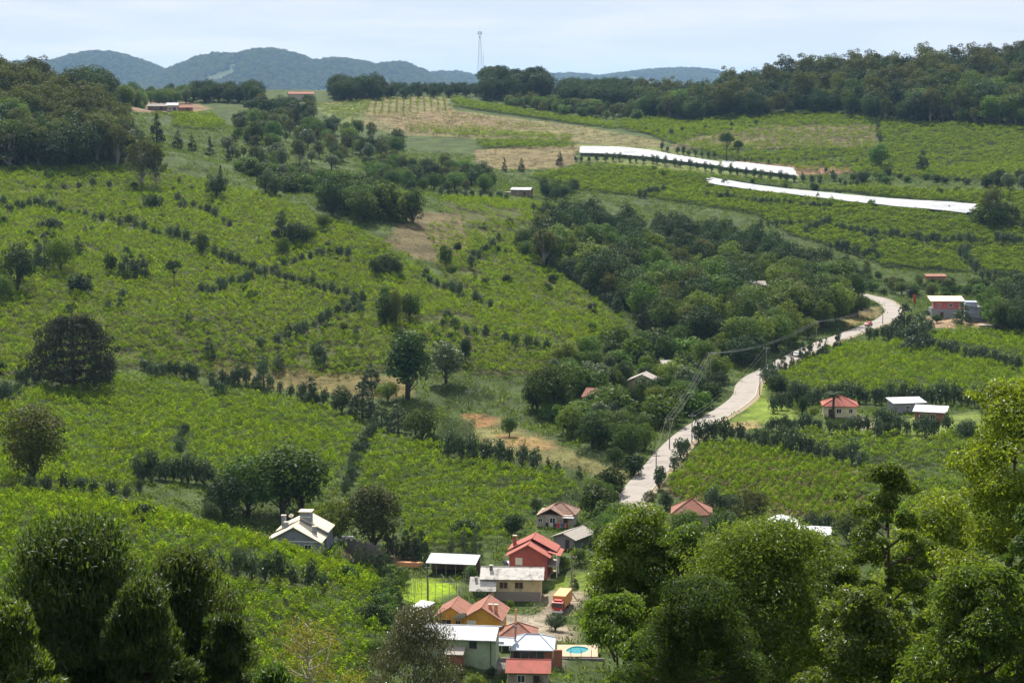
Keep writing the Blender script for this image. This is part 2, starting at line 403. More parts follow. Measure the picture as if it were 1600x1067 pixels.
V['saddle'] = ([(270, 180), (330, 178), (350, 195), (340, 205), (270, 200)], 2.4, 1.8, .1, .9, 1.4, 'small bright vineyard between the woods below the hilltop farm')
V['strip'] = ([(640, 200), (720, 203), (895, 214), (895, 220), (640, 212)], 2.2, 1.7, .1, .9, 1.3, 'narrow grey-green vineyard strip below the ploughed field')
V['crest'] = ([(705, 152), (760, 165), (900, 185), (1030, 205), (1030, 212), (880, 192), (710, 168)], 2.4, 1.8, .1, .9, 1.4, 'pale green vineyard strip along the crest above the ploughed field')
V['strip_low'] = ([(745, 222), (895, 222), (895, 232), (745, 234)], 2.2, 1.7, .1, .9, 1.3, 'short green vineyard strip above the dry field')

V['plough_up'] = ([(560, 160), (600, 155), (702, 153), (705, 174), (575, 180)], 5.0, 1.6, 1.62, .9, .62, 'thin young vine rows running up the ploughed field')
V['plough_flat'] = ([(570, 180), (705, 174), (870, 202), (640, 205)], 5.0, 2.2, .05, .55, .7, 'thin level vine rows low on the ploughed field')
V['edge'] = ([(490, 166), (575, 158), (570, 182), (530, 190)], 5.0, 2.0, 1.4, .9, 1.0, 'green young vine rows at the left of the ploughed field')
V['low_right'] = ([(1350, 735), (1600, 770), (1600, 840), (1350, 830)], 1.5, 1.2, .75, .95, 1.0, 'green vineyard hidden behind the near right trees')
FIELDS = [  # colour regions of the ground: polygon, colour, strength
    ([(490, 165), (560, 152), (700, 152), (705, 172), (900, 196), (1040, 222), (1020, 240), (900, 222), (630, 212), (560, 195)], (.175, .16, .07)),
    ([(570, 178), (700, 172), (860, 200), (640, 206)], (.20, .15, .08)),
    ([(490, 165), (580, 158), (560, 195), (520, 190)], (.14, .17, .05)),
    ([(740, 234), (900, 226), (905, 255), (870, 265), (745, 265)], (.19, .155, .075)),
    ([(905, 225), (1040, 232), (1120, 250), (1250, 268), (1250, 285), (905, 252)], (.15, .18, .05)),
    ([(1040, 232), (1080, 215), (1200, 195), (1370, 195), (1370, 230), (1200, 232)], (.17, .14, .085)),
    ([(1140, 250), (1240, 258), (1330, 262), (1330, 270), (1240, 275)], (.24, .15, .09)),
    ([(640, 330), (720, 335), (740, 380), (700, 415), (650, 405), (600, 380)], (.14, .115, .055)),
    ([(720, 648), (780, 650), (860, 690), (980, 735), (985, 765), (900, 735), (800, 715), (730, 700)], (.155, .15, .055)),
    ([(725, 645), (765, 650), (775, 665), (740, 668)], (.27, .15, .065)), ([(775, 678), (850, 685), (880, 705), (800, 698)], (.25, .17, .07)),
    ([(330, 560), (420, 575), (560, 585), (640, 590), (640, 620), (560, 625), (430, 605), (340, 590)], (.16, .135, .05)),
    ([(1175, 600), (1195, 600), (1205, 625), (1255, 655), (1130, 670), (1140, 655), (1168, 640)], (.15, .215, .028)),
    ([(1130, 660), (1185, 655), (1195, 668), (1140, 672)], (.27, .21, .10)),
    ([(1285, 650), (1400, 655), (1440, 655), (1530, 640), (1540, 660), (1440, 685), (1290, 678)], (.15, .20, .04)),
    ([(1345, 655), (1362, 655), (1362, 668), (1345, 668)], (.40, .36, .28)),
    ([(1320, 500), (1345, 480), (1375, 475), (1378, 490), (1345, 505), (1322, 515)], (.22, .18, .075)),
    ([(1450, 495), (1500, 497), (1560, 505), (1560, 515), (1500, 513), (1450, 512)], (.30, .21, .13)),
    ([(630, 905), (690, 902), (716, 942), (637, 947)], (.20, .30, .012)),
    ([(850, 900), (925, 890), (930, 925), (858, 922)], (.15, .21, .03)),
    ([(838, 918), (920, 925), (925, 940), (870, 965), (905, 1000), (790, 1005), (750, 985), (760, 960), (835, 960), (848, 945)], (.28, .235, .17)),
    ([(750, 980), (835, 965), (835, 990), (760, 1000)], (.40, .35, .27)),
    ([(635, 975), (690, 975), (680, 990), (640, 990)], (.40, .36, .29)),
    ([(700, 1030), (880, 1030), (880, 1050), (700, 1045)], (.24, .22, .20)),
    ([(540, 850), (640, 865), (640, 900), (560, 890)], (.22, .16, .10)),
    ([(210, 160), (300, 160), (330, 170), (300, 180), (200, 175)], (.24, .17, .10)),
]
FIELDS += [(q, (.12, .18, .05)) for q in ([(903, 246), (1010, 252), (1122, 266), (1127, 255), (1020, 238), (905, 232)], [(1122, 268), (1248, 282), (1242, 266), (1128, 254)], [(1102, 294), (1515, 343), (1530, 323), (1110, 281)])]
FW = [(poly_world(p), c) for p, c in FIELDS]
VW = {k: poly_world(v[0]) for k, v in V.items()}


# ------------------------------------------------------------------ the ground sheet
def far_hills(x, y):
    z = np.zeros_like(x)
    for (px, D, py, wx, wy) in [(150, 4300, 88, 190, 420), (60, 4500, 100, 230, 420), (345, 4100, 90, 150, 380), (420, 4050, 80, 190, 420), (530, 4100, 92, 170, 400), (610, 4200, 102, 130, 380), (700, 4700, 118, 160, 380),
                                (880, 5200, 120, 260, 420), (1050, 5300, 111, 330, 450), (1250, 5400, 112, 300, 450), (-200, 4800, 95, 300, 500), (1700, 5200, 100, 500, 500)]:
        D, wx, wy = D * 2.3, wx * 2.3, wy * 2.3; p = at_y(px, py, D); z = np.maximum(z, (p[2] - 70) * np.exp(-((x - p[0]) / wx) ** 2 - ((y - p[1]) / wy) ** 2))
    return z


def grow(a, b, s0, g):
    out = [a]; s = s0
    while out[-1] < b: s *= g; out.append(out[-1] + s)
    return np.array(out[1:])


xs = np.arange(-270, 270.1, 3.0); xo = grow(270, 9500, 3.0, 1.045); xs = np.concatenate([-xo[::-1], xs, xo])
ys = np.concatenate([-grow(60, 600, 6, 1.2)[::-1], np.arange(-60, 220, 8), np.arange(220, 1000, 2.6), np.arange(1000, 1750, 4.0), np.arange(1750, 3000, 25.0), np.arange(3000, 6500, 90.0), np.arange(6500, 14500, 45.0), grow(14500, 27000, 60, 1.2)])
AX, AY = np.meshgrid(xs, ys); Z = ground(AX, AY)
fade = np.clip((np.maximum(AY - 1750, np.abs(AX) - 560)) / 250, 0, 1); fade = fade * fade * (3 - 2 * fade)
Z = Z * (1 - fade) + (70 + 22 * (vnoise(AX, AY, 600, 5) - .5) + far_hills(AX, AY) * (1 + .16 * (vnoise(AX, AY, 420, 15) - .5)) + fade * 5 * (vnoise(AX, AY, 60, 6) - .5)) * fade
nx, ny = len(xs), len(ys); idx = np.arange(nx * ny).reshape(ny, nx)
Q = np.stack([idx[:-1, :-1], idx[:-1, 1:], idx[1:, 1:], idx[1:, :-1]], -1).reshape(-1, 4)


def ground_mat():
    m, nt, N, L, o = newmat('ground'); p = N('ShaderNodeBsdfPrincipled'); p.inputs['Roughness'].default_value = .95; p.inputs['Specular IOR Level'].default_value = .1
    a = N('ShaderNodeAttribute'); a.attribute_name = 'soil'; tc = N('ShaderNodeTexCoord'); src = a.outputs['Color']
    for sc, lo, hi in ((.11, .6, 1.4), (1.1, .62, 1.38), (5.0, .7, 1.3)):
        n = N('ShaderNodeTexNoise'); n.inputs['Scale'].default_value = sc; n.inputs['Detail'].default_value = 6; L(tc.outputs['Object'], n.inputs['Vector'])
        r = N('ShaderNodeMapRange'); r.inputs[1].default_value = .3; r.inputs[2].default_value = .7; r.inputs[3].default_value = lo; r.inputs[4].default_value = hi; L(n.outputs['Fac'], r.inputs[0])
        h = N('ShaderNodeHueSaturation'); L(src, h.inputs['Color']); L(r.outputs[0], h.inputs['Value']); src = h.outputs[0]
    L(src, p.inputs['Base Color'])
    n = N('ShaderNodeTexNoise'); n.inputs['Scale'].default_value = 3; n.inputs['Detail'].default_value = 6; L(tc.outputs['Object'], n.inputs['Vector'])
    b = N('ShaderNodeBump'); b.inputs['Strength'].default_value = .7; b.inputs['Distance'].default_value = .3; L(n.outputs['Fac'], b.inputs['Height']); L(b.outputs[0], p.inputs['Normal'])
    L(p.outputs[0], o.inputs[0]); return m


ground_mat()
me = fast_mesh('ground', np.stack([AX, AY, Z], -1).reshape(-1, 3), Q, [MATS['ground']], True)
cx_, cy2 = AX.ravel(), AY.ravel(); C = np.ones((nx * ny, 4), np.float32); C[:, :3] = (.062, .092, .024)
far = cy2 > 1800; C[far, :3] = (.05, .075, .025)
pn = vnoise(AX, AY, 90, 9).ravel(); C[far & (pn > .58), :3] = (.065, .092, .03)
for k, w in VW.items():
    i = inside(w, cx_, cy2); C[i, :3] = (.17, .14, .065) if k == 'rows' else (.075, .085, .025) if k in ('hut', 'hill', 'notch') else (.05, .075, .018)  # green cover, shade under the canopy put into its colour; open rows keep brown
for w, c in FW:
    C[inside(w, cx_, cy2), :3] = c
C[:, :3] *= .72
ca = me.color_attributes.new('soil', 'FLOAT_COLOR', 'POINT'); ca.data.foreach_set('color', C.ravel())
tag(mobj('ground', me), 'rolling valley ground with soil and grass under vineyards and woods', 'ground', kind='structure')

# the road: carriageway sheet, verge and kerb stones
surf('asphalt', (.29, .265, .24), .9, .16, .8, .2, dirt=(.225, .205, .185), dscale=.22)
surf('kerb', (.45, .42, .37), .9, .2, 2)
surf('verge', (.24, .19, .12), .95, .3, 1)


def offs(pl, d):
    t = np.gradient(pl[:, :2], axis=0); t /= np.linalg.norm(t, axis=1)[:, None]; n = np.stack([t[:, 1], -t[:, 0]], 1); q = pl.copy(); q[:, :2] += n * d; return q


def ribbon(pl, ds, zs, mat, name):
    rows = [offs(pl, d) + [0, 0, z] for d, z in zip(ds, zs)]; Vv = np.stack(rows, 1).reshape(-1, 3); k = len(ds); n = len(pl)
    i = np.arange(n * k).reshape(n, k); q = np.stack([i[:-1, :-1], i[:-1, 1:], i[1:, 1:], i[1:, :-1]], -1).reshape(-1, 4)
    return fast_mesh(name, Vv, q, [mat], False)


rd = mobj('road', ribbon(ROAD, [-4.2, -2.95, 0, 2.95, 4.2], [-.22, .02, .07, .02, -.22], MATS['asphalt'], 'road')); tag(rd, 'pale grey country road curving up the valley', 'road', kind='structure')
mobj('kerb', ribbon(ROAD[:70], [2.9, 2.92, 3.12, 3.14], [.0, .17, .17, -.2], MATS['kerb'], 'kerb'), rd)
mobj('verge', ribbon(ROAD, [3.16, 4.2, 5.2], [.03, -.06, -.4], MATS['verge'], 'verge'), rd)

# ------------------------------------------------------------------ geometry-node scatter (uncountable cover)
def scatter(name, P, S, protos, label, cat, tilt=0.0, ang=None):
    P = np.asarray(P, np.float32); n = len(P); me = bpy.data.meshes.new(name); me.vertices.add(n); me.vertices.foreach_set('co', P.ravel())
    rot = np.zeros((n, 3), np.float32); rot[:, 2] = RNG.random(n) * 6.283 if ang is None else ang
    if tilt: rot[:, :2] = RNG.normal(0, tilt, (n, 2))
    for nm, ty, d in (('rot', 'FLOAT_VECTOR', rot), ('scl', 'FLOAT_VECTOR', np.asarray(S, np.float32))):
        at = me.attributes.new(nm, ty, 'POINT'); at.data.foreach_set('vector', d.ravel())
    at = me.attributes.new('pick', 'INT', 'POINT'); at.data.foreach_set('value', RNG.integers(0, len(protos), n).astype(np.int32)); me.update()
    o = mobj(name, me); tag(o, label, cat, kind='stuff')
    ng = bpy.data.node_groups.new(name, 'GeometryNodeTree'); ng.interface.new_socket('Geometry', in_out='INPUT', socket_type='NodeSocketGeometry'); ng.interface.new_socket('Geometry', in_out='OUTPUT', socket_type='NodeSocketGeometry')
    N = ng.nodes.new; L = ng.links.new; gi = N('NodeGroupInput'); go = N('NodeGroupOutput'); ip = N('GeometryNodeInstanceOnPoints'); j = N('GeometryNodeJoinGeometry')
    for pr in reversed(protos):
        oi = N('GeometryNodeObjectInfo'); oi.inputs['Object'].default_value = pr; oi.inputs['As Instance'].default_value = True; L(oi.outputs['Geometry'], j.inputs[0])
    def attr(nm, ty):
        a = N('GeometryNodeInputNamedAttribute'); a.data_type = ty; a.inputs[0].default_value = nm; return a.outputs[0]
    L(gi.outputs[0], ip.inputs['Points']); L(j.outputs[0], ip.inputs['Instance']); ip.inputs['Pick Instance'].default_value = True
    L(attr('pick', 'INT'), ip.inputs['Instance Index']); L(attr('rot', 'FLOAT_VECTOR'), ip.inputs['Rotation']); L(attr('scl', 'FLOAT_VECTOR'), ip.inputs['Scale']); L(ip.outputs[0], go.inputs[0])
    md = o.modifiers.new('scatter', 'NODES'); md.node_group = ng; return o


# ------------------------------------------------------------------ leaves, crowns, trees
def unit(v): return v / (np.linalg.norm(v, axis=-1, keepdims=True) + 1e-9)


def leaf_geo(P, Nn, S, asp=.6, T=None, rng=RNG):
    n = len(P); Nn = unit(Nn); r = unit(rng.normal(size=(n, 3))) if T is None else unit(T)
    t = unit(r - Nn * (r * Nn).sum(-1, keepdims=True)); b = np.cross(Nn, t); S = np.asarray(S).reshape(-1, 1) * np.ones((n, 1))
    fold = Nn * S * .12
    Vv = np.stack([P - t * S * .5, P + b * S * asp * .5 + fold - t * S * .05, P + t * S * .5, P - b * S * asp * .5 + fold - t * S * .05], 1).reshape(-1, 3)
    return Vv, np.arange(n * 4).reshape(n, 4)


def lobe_leaves(lobes, per, rng, up=.35, jit=.55, shell=(.55, 1.05), low=-.55):
    Ps, Ns = [], []
    tot = sum(l[3] * l[4] for l in lobes)
    for (x, y, z, rx, rz) in lobes:
        n = max(4, int(per * rx * rz / tot)); d = unit(rng.normal(size=(n * 2, 3))); d = d[d[:, 2] > low][:n]
        r = rng.uniform(shell[0], shell[1], (len(d), 1)) ** .7; Ps.append(np.array([x, y, z]) + d * r * np.array([rx, rx, rz]))
        Ns.append(d + np.array([0, 0, up]) + rng.normal(0, jit, d.shape))
    return np.concatenate(Ps), np.concatenate(Ns)


def limbs(mb, lobes, base, r0, rng, k=10, seg=5):
    for (x, y, z, rx, rz) in (lobes if len(lobes) <= k else [lobes[i] for i in rng.choice(len(lobes), k, False)]):
        b = Vector((0, 0, base + (z - base) * rng.uniform(.0, .35))); e = Vector((x, y, z)); m = b.lerp(e, .5) + Vector((rng.normal(0, .3), rng.normal(0, .3), -.08 * (e - b).length))
        mb.tube([b, m, e], [r0 * .5, r0 * .3, r0 * .08], seg)


class Species: pass


SPEC = {}


def species(key, crown_mesh, trunk_mesh, h, w):
    SPEC.setdefault(key, []).append((trunk_mesh, crown_mesh, h, w))


def mk_round(key, H, W, n, ls, mat, seed, bare=.25, nl=16, asp=.65, top=.0, lobe=.36, bark='bark', up=.35, low=-.7, sep=.62):
    rng = np.random.default_rng(seed); lobes = []; cz = H * (bare + (1 - bare) * .5); rz = H * (1 - bare) * .5; a = W * .5; i = 0
    while len(lobes) < nl:
        i += 1; u = 1 - 2 * ((i / (nl * 1.12) + rng.normal(0, .03)) % 1.0); an = i * 2.399963 + rng.normal(0, .3)
        if u < -.8 + top * .6: continue
        d = np.array([math.cos(an) * math.sqrt(max(0, 1 - u * u)), math.sin(an) * math.sqrt(max(0, 1 - u * u)), u]); q = rng.uniform(sep, 1.03)
        lr = a * lobe * .9 * rng.uniform(.55, 1.45); lobes.append((d[0] * (a - lr * .8) * q, d[1] * (a - lr * .8) * q, cz + d[2] * max(rz - lr * .75, .1) * q, lr, lr * rng.uniform(.75, 1.0)))
    lobes.append((0, 0, cz, a * .5, rz * .55))
    P, Nn = lobe_leaves(lobes, n, rng, up, low=low); Vv, q = leaf_geo(P, Nn, rng.uniform(.65, 1.3, len(P)) * ls, asp, rng=rng)
    cm = fast_mesh('crown', Vv, q, [MATS[mat]]); mb = MB(); r0 = H * .022 + .05
    mb.tube([(0, 0, -.6), (rng.normal(0, .1), rng.normal(0, .1), H * .3), (0, 0, H * .72)], [r0 * 1.3, r0 * .9, r0 * .3], 7); limbs(mb, lobes, H * bare * .8, r0, rng)
    species(key, cm, mb.mesh('trunk', MATS[bark], True), H, W)


for s in range(4): mk_round('broad', 12, 12, 3600, .56, 'leaf_broad', 10 + s, .0, 26)
for s in range(3): mk_round('dark', 12, 11, 3600, .5, 'leaf_dark', 20 + s, -.04, 24)
for s in range(3): mk_round('olive', 16, 11, 3400, .55, 'leaf_olive', 30 + s, .06, 34, lobe=.3, bark='bark_pale')
for s in range(2): mk_round('lime', 9, 9, 3200, .45, 'leaf_lime', 40 + s, .02, 22)
for s in range(3): mk_round('pale', 10, 8, 2600, .48, 'leaf_pale', 50 + s, .06, 22)
for s in range(3): mk_round('shrub', 4, 5.2, 1200, .42, 'leaf_broad', 60 + s, -.12, 12, lobe=.42)
for s in range(2): mk_round('darkshrub', 4, 5.2, 1200, .4, 'leaf_dark', 65 + s, -.12, 12, lobe=.42)
for s in range(2): mk_round('oval', 10, 5.6, 3400, .42, 'leaf_dark', 70 + s, .03, 18, lobe=.5)
for s in range(2): mk_round('soft', 14, 10.0, 6500, .4, 'leaf_olive', 73 + s, .07, 26, lobe=.42)
for s in range(2): mk_round('umbrella', 12, 10, 2400, .46, 'leaf_dark', 76 + s, .5, 16, lobe=.34, top=.2)
for s in range(3): mk_round('hedge', 2.6, 3.0, 330, .4, 'leaf_plane', 80 + s, -.08, 9, lobe=.48, up=.6)


def mk_cone(key, H, W, n, ls, mat, seed, bare=.1, pw=.8, bark='bark', tiers=9):
    rng = np.random.default_rng(seed); lobes = []
    for i in range(tiers * 5):
        t = rng.random() ** 1.2; r = W * .5 * (1 - t) ** pw + .12; a = rng.uniform(0, 6.283); lr = max(.25, W * .19 * (1 - t * .6)) * rng.uniform(.8, 1.25)
        rr = max(0, r - lr * .6); lobes.append((math.cos(a) * rr, math.sin(a) * rr, H * (bare + (1 - bare) * t * .96), lr, lr * .85))
    P, Nn = lobe_leaves(lobes, n, rng, .3); Vv, q = leaf_geo(P, Nn, rng.uniform(.65, 1.3, len(P)) * ls, .6, rng=rng)
    cm = fast_mesh('crown', Vv, q, [MATS[mat]]); mb = MB(); r0 = H * .02 + .04
    mb.tube([(0, 0, -.6), (0, 0, H * .5), (0, 0, H * .93)], [r0 * 1.2, r0 * .7, r0 * .15], 6); species(key, cm, mb.mesh('trunk', MATS[bark], True), H, W)


for s in range(3): mk_cone('plane', 7, 5.0, 2300, .4, 'leaf_plane', 90 + s, .08, .5)
for s in range(2): mk_cone('conifer', 12, 5.5, 2000, .42, 'leaf_araucaria', 95 + s, .05, .9)
for s in range(2): mk_cone('bamboo', 8, 3.0, 1400, .4, 'leaf_lime', 98 + s, .0, .5)


def mk_araucaria(seed):
    rng = np.random.default_rng(seed); H, W = 20., 20.; lobes = []; mb = MB(); mb.tube([(0, 0, -.8), (.1, 0, H * .5), (0, 0, H * .93)], [.55, .42, .18], 8)
    for tier in range(8):
        t = tier / 7; z0 = H * (.03 + .73 * t); rr = W * .5 * (.78 + .24 * math.sin(math.pi * (t * .8 + .15))) * (1 - .55 * t ** 3); k = int(12 + rng.integers(0, 3)) if tier < 7 else 8
        for i in range(k):
            a = 6.283 * (i + rng.random() * .5) / k + tier; r = rr * rng.uniform(.78, 1.05); e = Vector((math.cos(a) * r, math.sin(a) * r, z0 + H * (.05 + .13 * (1 - t * .4)) * (r / (W * .5))))
            mb.tube([(0, 0, z0), (e.x * .55, e.y * .55, z0 - .1), e], [.13, .09, .05], 5, False)
            lr = rng.uniform(.95, 1.25); lobes.append((e.x, e.y, e.z, lr, lr * .95))
            lobes.append((e.x * .68, e.y * .68, e.z + .1, lr * .9, lr * .8)) if rng.random() < .8 else None
    for i in range(46):
        a = rng.uniform(0, 6.283); r = W * .5 * rng.uniform(.2, .62); lobes.append((math.cos(a) * r, math.sin(a) * r, H * rng.uniform(.08, .8), rng.uniform(.8, 1.2), rng.uniform(.7, 1.0)))
    lobes.append((0, 0, H * .97, 1.1, 1.0)); lobes.append((.8, .4, H * .93, 1.0, .9))
    P, Nn = lobe_leaves(lobes, 30000, rng, .2, .5, (.85, 1.05), -.9); Vv, q = leaf_geo(P, Nn, rng.uniform(.3, .5, len(P)), .5, T=Nn + rng.normal(0, .4, Nn.shape), rng=rng)
    species('araucaria', fast_mesh('crown', Vv, q, [MATS['leaf_araucaria']]), mb.mesh('trunk', MATS['bark'], True), H, W)


mk_araucaria(5)


def mk_palm(seed):
    rng = np.random.default_rng(seed); mb = MB(); mb.tube([(0, 0, -.4), (.1, 0, 2.2), (0, 0, 4.6)], [.34, .27, .25], 8); Ps, Ns, Ts, Ss = [], [], [], []
    for i in range(34):
        a = i * 2.4; e = rng.uniform(-.25, 1.0); L = rng.uniform(2.4, 3.2); d = np.array([math.cos(a), math.sin(a), 0])
        for k in range(26):
            t = (k + 1) / 26; p = np.array([0, 0, 4.6]) + d * L * t * math.cos(e * .6) + np.array([0, 0, L * (t * math.sin(e) - .62 * t * t)])
            for sgn in (-1, 1):
                side = np.array([-d[1], d[0], 0]) * sgn; Ps.append(p + side * .28 * (1.15 - t)); Ns.append(np.array([0, 0, 1]) + side * .5 + rng.normal(0, .2, 3)); Ts.append(side + d * .5 - np.array([0, 0, .5])); Ss.append(.75 * (1.2 - t))
    Vv, q = leaf_geo(np.array(Ps), np.array(Ns), np.array(Ss), .16, T=np.array(Ts), rng=rng)
    species('palm', fast_mesh('crown', Vv, q, [MATS['leaf_dark']]), mb.mesh('trunk', MATS['bark'], True), 6.2, 6)


mk_palm(3)


def tree(kind, x, y, h, label, name='tree', group=None, cat='tree', wf=1.0, z=None, v=None, rz=None, parts=True, sink=0.0):
    tr, cr, H, W = SPEC[kind][(v if v is not None else int(RNG.integers(0, 99))) % len(SPEC[kind])]; s = h / H; z = (gz(x, y) if z is None else z) - sink
    rz = float(RNG.uniform(0, 6.28)) if rz is None else rz
    r = empty(name, (x, y, z), rz); r.scale = (s * wf, s * wf, s); mobj('trunk', tr, r); mobj('crown', cr, r)
    return tag(r, label, cat, group)

